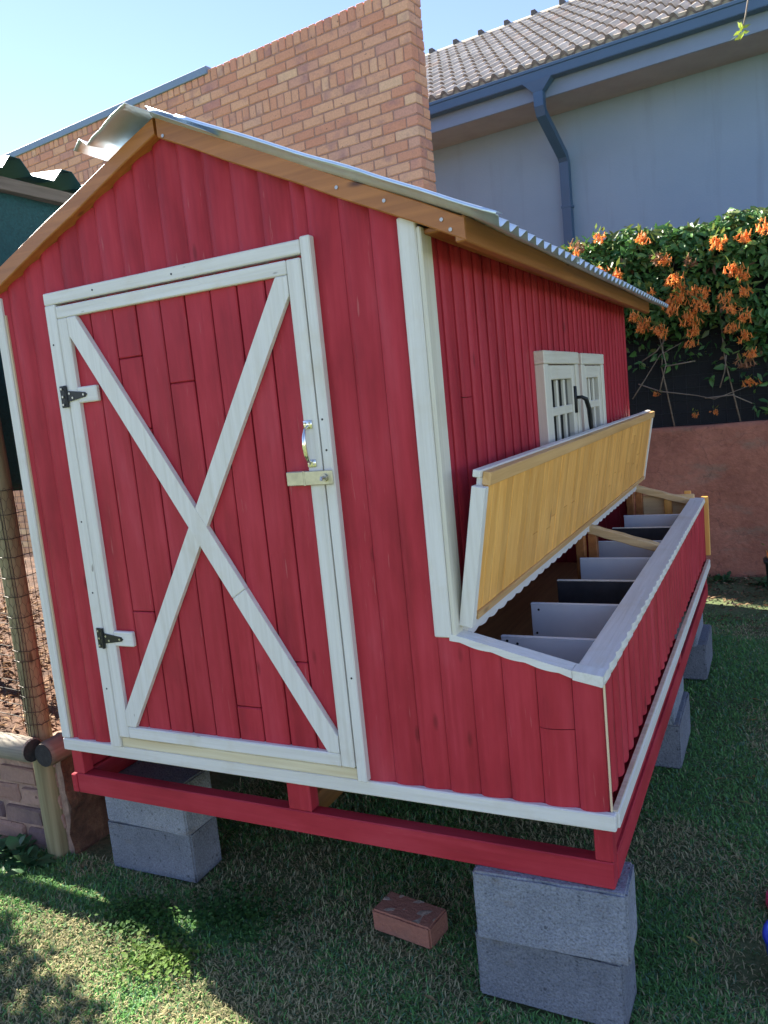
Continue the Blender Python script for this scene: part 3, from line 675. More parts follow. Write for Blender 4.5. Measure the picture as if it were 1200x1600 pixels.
# ================================================================== CONCRETE BLOCKS
def rough_block(name, c, rot, size, label, group, seed):
    lx, ly, lz = size; n = (12, 6, 7); R = random.Random(seed); V = []; F = []; ix = {}
    def vid(i, j, k_):
        key = (i, j, k_)
        if key not in ix:
            e_ = .006; f_ = lambda t_, m_, l_: 0 if t_ == 0 else (l_ if t_ == m_ else e_ + (l_ - 2 * e_) * (t_ - 1) / (m_ - 2))
            p = Vector((f_(i, n[0], lx) - lx / 2, f_(j, n[1], ly) - ly / 2, f_(k_, n[2], lz)))
            edge = sum((i in (0, n[0]), j in (0, n[1]), k_ in (0, n[2])))
            d = Vector([mnoise.noise(p * 23 + Vector((seed * 3.1 + q * 9, 0, 0))) for q in range(3)]) * .0012
            if edge >= 2:
                chip = .0055 if R.random() < .9 else R.uniform(.005, .010)
                d -= Vector(((1 if p.x > 0 else -1) * (i in (0, n[0])), (1 if p.y > 0 else -1) * (j in (0, n[1])), (1 if k_ else -1) * (k_ in (0, n[2])))) * chip
            ix[key] = len(V); V.append(p + d)
        return ix[key]
    for a, b_, c_ in ((0, 1, 2), (1, 2, 0), (2, 0, 1)):
        for s in (0, n[c_]):
            for i in range(n[a]):
                for j in range(n[b_]):
                    q = []
                    for di, dj in ((0, 0), (1, 0), (1, 1), (0, 1)):
                        t = [0, 0, 0]; t[a] = i + di; t[b_] = j + dj; t[c_] = s; q.append(vid(*t))
                    F.append(tuple(q if s else q[::-1]))
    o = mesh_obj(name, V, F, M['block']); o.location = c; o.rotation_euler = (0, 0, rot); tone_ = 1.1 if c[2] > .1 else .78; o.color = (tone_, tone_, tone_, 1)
    return tag(o, label, 'concrete block', group)
G = 'concrete blocks carrying the coop'
BS = (.39, .15, .192)
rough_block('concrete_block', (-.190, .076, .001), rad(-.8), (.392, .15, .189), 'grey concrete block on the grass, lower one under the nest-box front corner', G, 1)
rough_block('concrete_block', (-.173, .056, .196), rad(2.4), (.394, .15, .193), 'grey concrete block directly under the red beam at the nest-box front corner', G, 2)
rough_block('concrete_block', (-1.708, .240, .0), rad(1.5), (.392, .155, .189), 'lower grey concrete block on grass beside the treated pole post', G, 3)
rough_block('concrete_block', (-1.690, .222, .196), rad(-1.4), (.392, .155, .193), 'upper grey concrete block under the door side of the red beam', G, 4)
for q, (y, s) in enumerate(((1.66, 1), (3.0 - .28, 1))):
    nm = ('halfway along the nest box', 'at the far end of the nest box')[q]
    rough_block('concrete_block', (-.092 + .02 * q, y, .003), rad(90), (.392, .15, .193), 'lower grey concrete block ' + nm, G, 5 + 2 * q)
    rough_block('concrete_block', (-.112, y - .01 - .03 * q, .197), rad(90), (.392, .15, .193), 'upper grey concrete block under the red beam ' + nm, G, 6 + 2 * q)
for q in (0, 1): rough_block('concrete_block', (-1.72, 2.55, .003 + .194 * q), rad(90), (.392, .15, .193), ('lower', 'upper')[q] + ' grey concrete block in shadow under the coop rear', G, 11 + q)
# loose brick
br = rough_block('loose_brick', (-.676, .183, .004), rad(-8), (.212, .108, .072), 'old red brick with mortar crust lying on the grass under the coop', None, 21)
br.data.materials.clear(); br.data.materials.append(M['loose_brick']); br['category'] = 'brick'
mc = [Vector((x * .1, y * .048, .071 + .006 * mnoise.noise((x * 3, y * 3, 9)))) for y in np.linspace(-1, 1, 6) for x in np.linspace(-1, 1, 10)]
crust = mesh_obj('mortar_crust', mc, [(j * 10 + i, j * 10 + i + 1, (j + 1) * 10 + i + 1, (j + 1) * 10 + i) for j in range(5) for i in range(9)], plain('old_mortar', (.34, .25, .19), .95, 0, 40, .4, .8))
crust.parent = br

# ================================================================== NEIGHBOUR HOUSE
A = rad(-6.5); HX = Vector((math.cos(A), math.sin(A), 0)); HN = Vector((-math.sin(A), math.cos(A), 0))
HM = Matrix(((HX.x, HN.x, 0, 0), (HX.y, HN.y, 0, 0), (0, 0, 1, 0), (0, 0, 0, 1)))     # local (along, back, up)
house = thing('house', 'blue grey plastered house with tiled roof, dark gutter and downpipe behind the creeper', 'house', tuple(HM @ Vector((0, 7.2, 0))))
def hbox(name, x0, x1, y0, y1, z0, z1, mat, par=house, b=.004): return MB().box(x0, x1, y0, y1, z0, z1, b, HM).build(name, M[mat], par)
hbox('wall', -9.5, 6.0, 7.16, 7.4, 0, 4.62, 'house')
hbox('soffit', -9.5, 6.0, 6.565, 7.155, 4.56, 4.58, 'soffit'); hbox('fascia', -9.5, 6.0, 6.54, 6.562, 4.55, 4.76, 'fascia')
def prism(name, prof, x0, x1, mat, par):   # profile in (back, up) extruded along the house
    n = len(prof); V = [HM @ Vector((x, p[0], p[1])) for x in (x0, x1) for p in prof]
    F = [(i, (i + 1) % n, n + (i + 1) % n, n + i) for i in range(n)] + [tuple(range(n))[::-1], tuple(range(n, 2 * n))]
    return mesh_obj(name, V, F, M[mat], par)
prism('gutter', [(6.535, 4.70), (6.43, 4.70), (6.425, 4.708), (6.418, 4.785), (6.405, 4.79), (6.402, 4.815), (6.41, 4.82), (6.535, 4.82)], -9.5, 6.0, 'gutter', house)
dp = E_part('downpipe') if False else None
o_ = bpy.data.objects.new('downpipe', None); col.objects.link(o_); attach(o_, house); WP[o_.name] = (0, 0, 0); dp = o_
PX = -2.47
def rect_sweep(name, pts, wx, wn, par):
    V = []; F = []
    for i, (n_, z) in enumerate(pts):
        a = Vector(pts[max(i - 1, 0)]); b_ = Vector(pts[min(i + 1, len(pts) - 1)]); t_ = (b_ - a).normalized(); q = Vector((-t_.y, t_.x)) * wn / 2
        for sx, sq in ((-1, -1), (1, -1), (1, 1), (-1, 1)): V.append(HM @ Vector((PX + sx * wx / 2, n_ + sq * q.x, z + sq * q.y)))
    m = len(pts)
    for i in range(m - 1):
        for k in range(4): F.append((i * 4 + k, (i + 1) * 4 + k, (i + 1) * 4 + (k + 1) % 4, i * 4 + (k + 1) % 4))
    return mesh_obj(name, V, F, M['gutter'], par)
rect_sweep('pipe', [(6.47, 4.68), (6.47, 4.46), (6.50, 4.40), (7.05, 4.10), (7.10, 4.03), (7.10, .1)], .10, .075, dp)
V = [HM @ Vector(p) for p in ((PX - .16, 6.415, 4.705), (PX + .16, 6.415, 4.705), (PX + .16, 6.53, 4.705), (PX - .16, 6.53, 4.705), (PX - .055, 6.43, 4.60), (PX + .055, 6.43, 4.60), (PX + .055, 6.515, 4.60), (PX - .055, 6.515, 4.60))]
mesh_obj('outlet', V, [(3, 2, 1, 0), (4, 5, 6, 7), (0, 1, 5, 4), (1, 2, 6, 5), (2, 3, 7, 6), (3, 0, 4, 7)], M['gutter'], dp)
hbox('bracket', PX - .06, PX + .06, 7.06, 7.155, 3.55, 3.58, 'gutter', dp)
# tiled roof
PITCH = math.atan2(7.0 - 4.83, 10.35 - 6.50); RT = (Matrix.Translation((0, 6.47, 4.83)) @ Matrix.Rotation(PITCH, 4, 'X'))
o_ = bpy.data.objects.new('tiled_roof', None); col.objects.link(o_); attach(o_, house); WP[o_.name] = (0, 0, 0); troof = o_
TW, TLn, TE = .30, .40, .335
def tile_mesh():
    prof = []; n = 16
    for i in range(n + 1):
        s = i / n; ph = (s * 2) % 1.0 if s < 1 else 1.0
        h = .056 * max(0, math.cos((ph - .42) * math.pi / .62)) ** .9 if abs(ph - .42) < .31 else 0
        prof.append((s * (TW + .006) - .003, h))
    V = []; F = []; k = n + 1
    for (y, dz) in ((0.0, -.034), (0.0, .004), (TLn, -.024)):
        for x, h in prof: V.append((x, y, h + dz + .024))
    for r_ in range(2):
        for i in range(n): F.append((r_ * k + i, r_ * k + i + 1, (r_ + 1) * k + i + 1, (r_ + 1) * k + i))
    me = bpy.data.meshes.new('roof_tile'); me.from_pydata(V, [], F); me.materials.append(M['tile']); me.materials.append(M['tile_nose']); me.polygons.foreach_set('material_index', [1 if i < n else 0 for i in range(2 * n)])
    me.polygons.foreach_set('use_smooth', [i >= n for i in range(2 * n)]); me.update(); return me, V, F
tme, tV, tF = tile_mesh()
cand = []
NC = 13
for r_ in range(NC):
    for c_ in range(-31, 20):
        M4 = HM @ RT @ Matrix.Translation((c_ * TW + random.uniform(-.003, .003), r_ * TE, random.uniform(0, .004))) @ Matrix.Rotation(random.uniform(-.006, .006), 4, 'Z')
        u, v, z = px(M4 @ Vector((.15, .17, .03)))
        vis = -20 < u < 1215 and -14 < v and z > 0 and u > 640
        cand.append((0 if vis else 1, z, M4))
cand.sort(key=lambda q: (q[0], q[1]))
sV = []; sF = []; sR = []
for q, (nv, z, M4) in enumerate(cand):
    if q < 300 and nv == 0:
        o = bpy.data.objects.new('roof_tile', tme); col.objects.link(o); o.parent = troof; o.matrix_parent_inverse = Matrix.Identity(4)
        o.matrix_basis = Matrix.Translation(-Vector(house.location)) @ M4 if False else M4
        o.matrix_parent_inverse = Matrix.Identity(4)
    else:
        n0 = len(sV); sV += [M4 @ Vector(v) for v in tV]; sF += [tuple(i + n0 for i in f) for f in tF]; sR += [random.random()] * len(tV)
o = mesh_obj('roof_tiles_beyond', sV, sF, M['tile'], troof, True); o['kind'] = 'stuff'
at = o.data.attributes.new('rnd', 'FLOAT', 'POINT'); at.data.foreach_set('value', sR)
V = [HM @ RT @ Vector(p) for p in ((-9.4, .02, -.03), (6, .02, -.03), (6, NC * TE, -.03), (-9.4, NC * TE, -.03))]
mesh_obj('underlay', V, [(0, 1, 2, 3)], M['dark'], troof)
MB().box(-9.4, 6, .012, .04, -.05, .058, .002, HM @ RT).build('eave_filler', M['ridge_tile'], troof)
rl = NC * TE + .03
for q in range(-20, 14):     # ridge tiles with dark collars
    pts = []; Lr = .43
    Vv = []; Ff = []; k = 8
    for xx in (0, Lr - .01):
        for i in range(k + 1):
            t_ = math.pi * i / k; Vv.append(HM @ (RT @ Vector((0, rl, 0)) + Vector((q * Lr + xx, -.13 * math.cos(t_) * .95, .10 * math.sin(t_) - .03))))
    for i in range(k): Ff.append((i, i + 1, k + 2 + i, k + 1 + i))
    mesh_obj('ridge_tile', Vv, Ff, M['ridge_tile'], troof, True)
    c0 = RT @ Vector((0, rl, 0)) + Vector((q * Lr, 0, .02))
    MB().box(c0.x - .035, c0.x + .035, c0.y - .10, c0.y + .02, c0.z + .01, c0.z + .085, .006, HM).build('ridge_collar', M['ridge_end'], troof)
V = [HM @ Vector(p) for p in ((-9.4, 10.55, 6.95), (6, 10.55, 6.95), (6, 15.0, 4.5), (-9.4, 15.0, 4.5))]
mesh_obj('rear_slope', V, [(0, 1, 2, 3)], M['tile'], troof)

# ================================================================== BRICK PARAPET WALL
bwall = thing('brick_wall', 'tall tan face brick parapet wall with brick on edge coping', 'wall', tuple(HM @ Vector((-4.5, 4.3, 0))))
WX1, WX0, WN, WTH, WTOP = -2.675, -9.2, 4.238, .222, 4.905
MB().box(WX0, WX1 - .006, WN + .006, WN + WTH - .006, 0, WTOP - .02, .004, HM).build('mortar_core', M['mortar'], bwall)
hbox('flashing', WX0, -4.88, WN - .02, WN + WTH + .02, WTOP - .035, WTOP + .035, 'fascia', bwall)
bl, bh, bt, jn = .222, .073, .106, .011
bricks = []
z = WTOP
def course(z0, h, wdt, depth, offx, typ):
    x = WX1 - offx
    first = True
    while x > WX0:
        w_ = wdt
        if first and typ == 'half': w_ = bt
        bricks.append((x - w_, x, WN, WN + depth, z0, z0 + h, typ)); x -= w_ + jn; first = False
    return
zc = WTOP; ci = 0
rows = ['soldier'] + ['s', 'h', 's', 'h'] + ['soldier'] + ['s', 'h'] * 26
for rtp in rows:
    if rtp == 'soldier': h_ = bt; course(zc - h_, h_, bh, WTH if ci == 0 else bt, 0, 'soldier')
    else: h_ = bh; course(zc - h_, h_, bl, bt, 0, 'half' if rtp == 'h' else 's')
    # return face
    bricks.append((WX1 - .05, WX1 + .0005, WN + bt + jn if rtp != 'h' else WN, WN + WTH, zc - h_, zc, 'ret'))
    zc -= h_ + jn; ci += 1
    if zc < .1: break
def roofline(u): return 175 + (243 - u) * 1.02 if u < 243 else 175 + (u - 243) * .31
bc = []
for b_ in bricks:
    c = HM @ Vector(((b_[0] + b_[1]) / 2, b_[2], (b_[4] + b_[5]) / 2)); u, v, zz = px(c)
    bc.append((0 if (u > -5 and v > -12 and v < roofline(u) + 8) else 1, zz, b_))
bc.sort(key=lambda q: (q[0], q[1]))
sV = []; sF = []; sR = []; made = 0
for nv, zz, b_ in bc:
    x0, x1, y0, y1, z0, z1, typ = b_; pr = random.uniform(-.0025, .002)
    y0 += pr if typ != 'ret' else .001
    if typ == 'ret': x1 += random.uniform(-.002, .002); y0 += .004
    V, F = cbox(x0, x1, y0, y1, z0 + random.uniform(-.0015, .0015), z1 + (random.uniform(0, .006) if z1 > WTOP - .001 else random.uniform(-.0015, .0015)), .006)
    V = [HM @ (v + Vector((random.uniform(-.002, .002), random.uniform(-.001, .001), random.uniform(-.002, .002)))) for v in V]
    if nv == 0 and made < 299: mesh_obj('brick', V, F, M['face_brick'], bwall); made += 1
    else: n0 = len(sV); sV += V; sF += [tuple(i + n0 for i in f) for f in F]; sR += [random.random()] * len(V)
o = mesh_obj('bricks_beyond', sV, sF, M['face_brick'], bwall); o['kind'] = 'stuff'
o.data.attributes.new('rnd', 'FLOAT', 'POINT').data.foreach_set('value', sR)

# ================================================================== BACK RETAINING WALL, NET FENCE, CREEPER
def earth_wall_mesh():
    V = []; F = []; nx, nz = 90, 26
    for j in range(nz + 1):
        for i in range(nx + 1):
            x = -5 + 9.0 * i / nx; z = -.05 + 1.27 * j / nz; top = 1.205 + .012 * vnoise(x, 0, 3)
            z = min(z, top); V.append((x, 4.95 + .03 * mnoise.noise((x * 1.5, 0, z * 2)) + .012 * mnoise.noise((x * 7, 2, z * 8)) - .04 * (1 - j / nz), z))
    for j in range(nz):
        for i in range(nx): a = j * (nx + 1) + i; F.append((a, a + 1, a + nx + 2, a + nx + 1))
    n0 = len(V)
    for i in range(nx + 1): x = -5 + 9.0 * i / nx; V.append((x, 5.3, 1.2))
    for i in range(nx): F.append((nz * (nx + 1) + i, nz * (nx + 1) + i + 1, n0 + i + 1, n0 + i))
    for i in range(nx + 1): V.append((-5 + 9.0 * i / nx, 5.3, -.05))
    for i in range(nx): F.append((n0 + i, n0 + i + 1, n0 + nx + 2 + i, n0 + nx + 1 + i))
    o = mesh_obj('retaining_wall', V, F, M['earth'], None, True); return tag(o, 'low cracked red earth plastered wall below the net fence', 'wall')
earth_wall_mesh()
V = [(-7, 5.3, 1.18), (8, 5.3, 1.18), (8, 7.3, 1.18), (-7, 7.3, 1.18)]
struct(mesh_obj('upper_bank', V, [(0, 1, 2, 3)], M['soil']))
nf = thing('net_fence', 'black shade net fence with wire grid behind the orange creeper', 'fence', (-.3, 5.2, 1.2))
MB().box(-3.2, 3.2, 5.2, 5.21, 1.17, 2.72, .002).build('shade_net', M['net_black'], nf)
g = MB()
for i in range(66): x = -3.2 + i * .1; g.tube([(x, 5.19 + .003 * math.sin(i), 1.19), (x + .01, 5.19, 2.72)], .0012, 3, False)
for i in range(15): z = 1.22 + i * .1; g.tube([(-3.2, 5.192, z), (0, 5.19, z - .01), (3.2, 5.192, z)], .0012, 3, False)
o = g.build('wire_grid', M['net_thread'], nf)
for x in (-2.6, -.9, .9, 2.6): MB().tube([(x, 5.25, 1.1), (x, 5.25, 2.75)], .03, 8).build('post', M['post'], nf)
cre = thing('flowering_creeper', 'dense green creeper with hanging orange trumpet flowers over the net fence', 'creeper', (-.3, 5.2, 1.2))
# stems
def stems():
    T = [[(-.71, 1.46), (-.6, 1.62), (-.48, 1.8), (-.31, 1.87)], [(-.66, 1.57), (-.49, 1.51), (-.22, 1.44), (-.08, 1.41), (.17, 1.48)], [(-.04, 1.48), (0, 1.62), (.02, 1.73)], [(-.62, 1.76), (-.5, 1.83), (-.42, 1.92)], [(-.49, 1.51), (-.43, 1.71), (-.47, 1.93), (-.5, 2.3)], [(-.43, 1.71), (-.21, 1.71)], [(-.15, 1.42), (.05, 1.42), (.19, 1.35)]]
    for q, t_ in enumerate(T):
        MB().tube([(x, 5.08 + .03 * math.sin(q + i), z + .01 * math.sin(3 * i + q)) for i, (x, z) in enumerate(t_)], [.006 - .001 * i for i in range(len(t_))], 5).build('stem', M['twig'], cre, True)
    for q in range(10):
        x = -2.4 + q * .5; MB().tube([(x, 5.16, 1.2), (x + .1 * math.sin(q), 5.14, 1.7), (x + .15 * math.cos(q * 2), 5.12, 2.2), (x + .1, 5.2, 2.7)], [.007, .006, .005, .004], 5).build('stem', M['twig'], cre, True)
stems()
def leaves():
    n = 19000
    x = rng.uniform(-2.6, 2.4, n); top = 2.80 + np.array([.07 * vnoise(a, 0, 2.2) + .05 * vnoise(a, 3, 7) for a in x]) - .02 * np.clip(x, 0, 3)
    bot = 1.95 + np.array([.16 * vnoise(a, 9, 1.9) + .10 * vnoise(a, 5, 6) for a in x])
    bot = np.where((x > .02) & (x < .62), bot - .22 * np.sin((x - .02) / .6 * np.pi), bot)
    s = rng.beta(1.15, 1.0, n); z = bot + (top - bot) * s
    hang = rng.random(n) < .05; z = np.where(hang, bot - rng.uniform(0, .45, n) * np.where(x > -.1, 1, .6), z)
    depth = np.sqrt(np.clip(1 - ((z - (bot + top) / 2) / ((top - bot) / 2 + .05)) ** 2, .05, 1))
    cl = np.array([vnoise(a * 1, b * 1, 5.5) for a, b in zip(x, z)])
    y = 5.17 - depth * (.22 + .10 * cl) * rng.uniform(.35, 1.0, n); back = rng.random(n) < .3
    y = np.where(back, 5.25 + rng.uniform(-.1, .25, n), y); z = np.where(back, top - rng.random(n) * .15, z)
    keep = (cl > -.42) | (rng.random(n) < .25); x, y, z, top, bot = x[keep], y[keep], z[keep], top[keep], bot[keep]; n = len(x)
    L = rng.uniform(.040, .105, n); W = L * rng.uniform(.36, .52, n)
    ax = np.c_[rng.normal(0, .7, n), rng.normal(-.5, .45, n), rng.normal(-.35, .55, n)]; ax /= np.linalg.norm(ax, axis=1)[:, None]
    nr = np.c_[rng.normal(0, .5, n), rng.normal(-.6, .5, n), rng.normal(.75, .5, n)]; nr -= (nr * ax).sum(1)[:, None] * ax; nr /= np.linalg.norm(nr, axis=1)[:, None]
    sd = np.cross(ax, nr); P = np.c_[x, y, z]
    def pt(a, b, c): return P + ax * (a * L)[:, None] + sd * (b * W)[:, None] + nr * (c * L)[:, None]
    pts = np.stack([pt(0, 0, 0), pt(.35, -.5, .06), pt(.4, 0, -.02), pt(.35, .5, .06), pt(.72, -.33, .0), pt(.72, .33, .0), pt(1, 0, -.12)], 1).reshape(-1, 3)
    T = np.array([[0, 2, 1], [0, 3, 2], [1, 2, 4], [2, 3, 5], [4, 2, 6], [2, 5, 6]])
    T = (np.arange(n)[:, None, None] * 7 + T[None]).reshape(-1, 3)
    a = rng.random(n)[:, None]; base = np.array([.045, .14, .042]) * (1 - a) + np.array([.12, .25, .06]) * a
    young = (rng.random(n) < .10)[:, None] | ((z > top - .06)[:, None] & (rng.random(n) < .35)[:, None]); base = np.where(young, np.array([.13, .17, .05]) * rng.uniform(.8, 1.2, (n, 1)), base)
    dry = (rng.random(n) < .02)[:, None]; base = np.where(dry, np.array([.22, .12, .06]), base)
    return tri_cloud('foliage', pts, T, np.repeat(base, 7, 0), M['leaf'], cre)
leaves()
def flower_mesh(seed, faded=False):
    R = np.random.default_rng(seed); V = []; T = []; C = []
    for q in range(R.integers(13, 19)):
        o = np.array([R.normal(0, .03), R.normal(0, .022), R.normal(.0, .022)]); d = np.array([R.normal(0, .35), -.35 + R.normal(0, .3), -1 + R.normal(0, .45)]); d /= np.linalg.norm(d)
        L = R.uniform(.045, .07); a = np.cross(d, [.3, 1, .2]); a /= np.linalg.norm(a); b_ = np.cross(d, a)
        c = np.array([1.0, .38, .10]) * R.uniform(.8, 1.15) if not faded else np.array([.48, .24, .12]) * R.uniform(.7, 1.1)
        c2 = c * np.array([1.08, 1.5, 1.3]); n0 = len(V)
        prof = ((0, .003), (.35, .004), (.85, .0085)); k = 5
        for f_, r_ in prof:
            for i in range(k): t_ = 2 * math.pi * i / k; V.append(o + d * L * f_ + (a * math.cos(t_) + b_ * math.sin(t_)) * r_); C.append(c2 if f_ == 0 else c)
        for j in range(2):
            for i in range(k): p = n0 + j * k + i; p2 = n0 + j * k + (i + 1) % k; T += [(p, p2, p2 + k), (p, p2 + k, p + k)]
        for i in range(k):        # recurved lobes
            t_ = 2 * math.pi * (i + .5) / k; m0 = len(V); V.append(o + d * L * 1.0 + (a * math.cos(t_) + b_ * math.sin(t_)) * .026); C.append(c * 1.05)
            T.append((n0 + 2 * k + i, n0 + 2 * k + (i + 1) % k, m0))
    for q in range(6):            # green calyx leaves
        o = np.array([R.normal(0, .03), R.normal(0, .02), R.normal(.03, .02)]); n0 = len(V); d = R.normal(0, .03, 3); e = R.normal(0, .012, 3)
        V += [o, o + d * .6 + e, o + d * 1.4, o + d * .6 - e]; C += [np.array([.16, .22, .05])] * 4; T += [(n0, n0 + 1, n0 + 2), (n0, n0 + 2, n0 + 3)]
    o = tri_cloud('flower_cluster', np.array(V), np.array(T), np.array(C), M['petal']); me = o.data; bpy.data.objects.remove(o); return me
FM = [flower_mesh(s) for s in range(6)]; FMd = [flower_mesh(50 + s, True) for s in range(2)]
FL = [(-.86, 2.78), (-1.02, 2.74), (-1.08, 2.68), (-.88, 2.53), (-.75, 2.47), (-.53, 2.73), (-.52, 2.28), (-.43, 2.55), (-.37, 2.53), (-.32, 2.38), (-.28, 2.31), (-.2, 2.49), (-.19, 2.26), (-.11, 2.26), (-.33, 2.16), (-.1, 2.13), (-.24, 2.07), (-.19, 2.05), (0, 2.6), (.18, 2.61), (.3, 2.66), (.1, 2.39), (.17, 2.31), (.16, 2.22), (.04, 2.19), (.06, 2.11), (.17, 2.04), (.07, 1.96), (.16, 1.88), (-.62, 2.14), (-.55, 2.08), (-.47, 2.01), (-.43, 1.99), (-.22, 1.87), (-.19, 1.96), (-.53, 1.5), (-.23, 1.3), (.2, 1.75), (.15, 1.69), (.18, 1.53), (-.08, 1.31), (-.26, 2.22), (-.15, 2.19), (-.3, 2.25), (-.2, 2.12), (.13, 2.36), (-.36, 2.2), (-.58, 2.05), (.5, 2.5), (.75, 2.3), (.9, 2.6), (1.2, 2.2), (-1.4, 2.6), (.6, 1.9)]
for i, (x, z) in enumerate(FL):
    fad = i in (1, 11, 38, 7); sc_ = .42 if i in (35, 36, 40) else random.uniform(.65, 1.05)
    o = bpy.data.objects.new('flower_cluster', FMd[i % 2] if fad else FM[i % 6]); col.objects.link(o); attach(o, cre)
    o.location = (x, 4.865 + random.uniform(-.03, .03) if z > 1.6 else 5.1, z); o.rotation_euler = (random.uniform(-.3, .3), random.uniform(-.3, .3), random.uniform(-.8, .8)); o.scale = (sc_,) * 3

# ================================================================== LEFT SIDE: retaining wall, logs, post, wire fence, shelter
gw = thing('garden_wall', 'low weathered garden wall of mottled bricks holding the mulch terrace', 'wall', (-2.4, .25, 0))
box('mortar_core', -4.2, -2.135, .178, .36, -.03, .43, M['garden_mortar'], gw, .01)
def rough_side():
    V = []; F = []; n, m = 40, 8
    for j in range(m + 1):
        for i in range(n + 1):
            y = .17 + 4.3 * i / n; z = -.03 + .46 * j / m; V.append((-2.115 + .03 * mnoise.noise((y * 5, z * 7, 1)) + .02 * mnoise.noise((y * 17, z * 17, 2)), y, z))
    for j in range(m):
        for i in range(n): a = j * (n + 1) + i; F.append((a, a + 1, a + n + 2, a + n + 1))
    mesh_obj('earth_side', V, F, M['soil'], gw, True)
rough_side()
zc = .01; ci = 0
while zc < .40:
    x = -2.155 - (ci % 2) * .11
    if ci % 2: MB().box(-2.255, -2.155, .163, .30, zc, zc + .072, .010, None, .006).build('brick', M['garden_brick'], gw)
    while x > -3.4:
        MB().box(x - .21, x, .163 + random.uniform(-.004, .006), .30, zc, zc + .072, .010, None, .006).build('brick', M['garden_brick'], gw); x -= .232
    zc += .086; ci += 1
def pole(name, a, b_, r, mat, label, cat, ends=None, n=16, group=None):
    a, b_ = Vector(a), Vector(b_); pts = []; rs = []
    for i in range(13):
        s = i / 12; p = a.lerp(b_, s) + Vector((mnoise.noise((s * 3, r * 99, 1)), mnoise.noise((s * 3, r * 99, 4)), 0)) * .006; pts.append(p); rs.append(r * (1 + .05 * mnoise.noise((s * 5, a.x, 2))))
    pts = [pts[0] + (pts[1] - pts[0]) * .0] + [pts[0].lerp(pts[1], .06)] + pts[1:-1] + [pts[-2].lerp(pts[-1], .94), pts[-1]]; rs = [rs[0] * .9] + [rs[0]] + rs[1:-1] + [rs[-1], rs[-1] * .9]
    t = thing(name, label, cat, tuple(a), group)
    q = MB().tube(pts, rs, n).build('shaft', M[mat], t, True)
    q.data.polygons.foreach_set('use_smooth', [len(p.vertices) == 4 for p in q.data.polygons])
    if ends:
        d = (b_ - a).normalized(); MB().tube([a - d * .0015, a + d * .001], r * .9, n).build('cut_end', M[ends], t)
    return t
pole('fence_post', (-2.195, .165, -.1), (-2.235, .185, 2.72), .043, 'post', 'upright treated round pole wrapped in wire beside the coop', 'post', group='round treated poles')
pole('edging_log', (-2.095, .085, .455), (-2.10, 4.3, .47), .049, 'log_y', 'dark brown edging log with blackened sawn end along the terrace', 'log', 'log_end')
pole('edging_log', (-2.165, .098, .462), (-3.5, .12, .455), .047, 'log_x', 'pale weathered edging log lying on the mottled brick wall', 'log', 'log_end')
pole('fence_post', (-2.27, 1.35, .3), (-2.31, 1.36, 2.7), .035, 'post', 'second upright treated pole further along the wire fence', 'post', group='round treated poles')
pole('fence_post', (-2.9, 1.0, .3), (-2.92, 1.0, 2.7), .03, 'log_y', 'thin dark pole standing on the mulch inside the wire fence', 'post', group='round treated poles')
wf = thing('wire_fence', 'rusty wire netting fence stretched round the treated pole', 'fence', (-2.25, .2, .46))
def wires():
    hz = [.55, .60, .66, .70, .80, .84, .93, .97, 1.05, 1.12, 1.2, 1.27, 1.36, 1.45]
    for q, z in enumerate(hz):
        ln = [(-3.6, .30, z + .02), (-2.8, .24, z - .005), (-2.245, .168, z), (-2.225, .126, z + .003), (-2.19, .120, z), (-2.155, .145, z - .004), (-2.16, .25, z), (-2.2, 1.3, z + .015), (-2.24, 2.6, z)]
        MB().tube(ln, .0014, 4, False).build('strand', M['wire'], wf)
    g = MB()
    for i in range(26): y = .22 + i * .09; g.tube([(-2.165 - y * .02, y, .5), (-2.17 - y * .02, y + .01, 1.46)], .0013, 3, False)
    for i in range(18): x = -2.26 - i * .075; g.tube([(x, .19 + (-2.2 - x) * .08, .5), (x, .2 + (-2.2 - x) * .08, 1.46)], .0013, 3, False)
    for i in range(5):
        y = -2.225 + i * .016; g.tube([(y, .128 - .006 * math.sin(i * .8), .5), (y + .006, .134, .9), (y - .012, .14, 1.46)], .0016, 3, False)
    o = g.build('netting', M['wire'], wf)
    # hexagonal chicken wire in front of the pole
    g = MB()
    for r_ in range(26):
        for c_ in range(6):
            ang = (c_ + (r_ % 2) * .5) * .5 - 1.9; z = .52 + r_ * .036
            def pp(da, dz): t_ = ang + da; return (-2.203 - .009 * (z - .5) + .0465 * math.cos(t_), .168 + .01 * (z - .5) + .0465 * math.sin(t_), z + dz)
            g.tube([pp(0, 0), pp(0, .018)], .0006, 3, False); g.tube([pp(0, .018), pp(.25, .036)], .0006, 3, False); g.tube([pp(0, .018), pp(-.25, .036)], .0006, 3, False)
    g.build('netting', M['wire'], wf)
wires()
sh = thing('net_shelter', 'shelter walled with dark green shade net under a teal corrugated roof', 'shelter', (-2.35, 1.4, .45))
def net_wall():
    V = []; F = []; n, m = 50, 20
    for j in range(m + 1):
        for i in range(n + 1):
            y = .22 + 3.8 * i / n; z = 1.40 + 1.2 * j / m; V.append((-2.32 + .025 * math.sin(y * 5 + z * 2) * (1 - j / m) + .012 * mnoise.noise((y * 4, z * 4, 0)), y, z + (.03 * math.sin(y * 6) if j == 0 else 0)))
    for j in range(m):
        for i in range(n): a = j * (n + 1) + i; F.append((a, a + 1, a + n + 2, a + n + 1))
    o = mesh_obj('net_wall', V, F, M['net_green'], sh, True); o.modifiers.new('thickness', 'SOLIDIFY').thickness = .003
net_wall()
box('net_wall', -3.556, -3.55, .75, 4.0, 1.6, 2.72, M['net_green'], sh, .001)  # added far net, placed to shade the coop's left wall
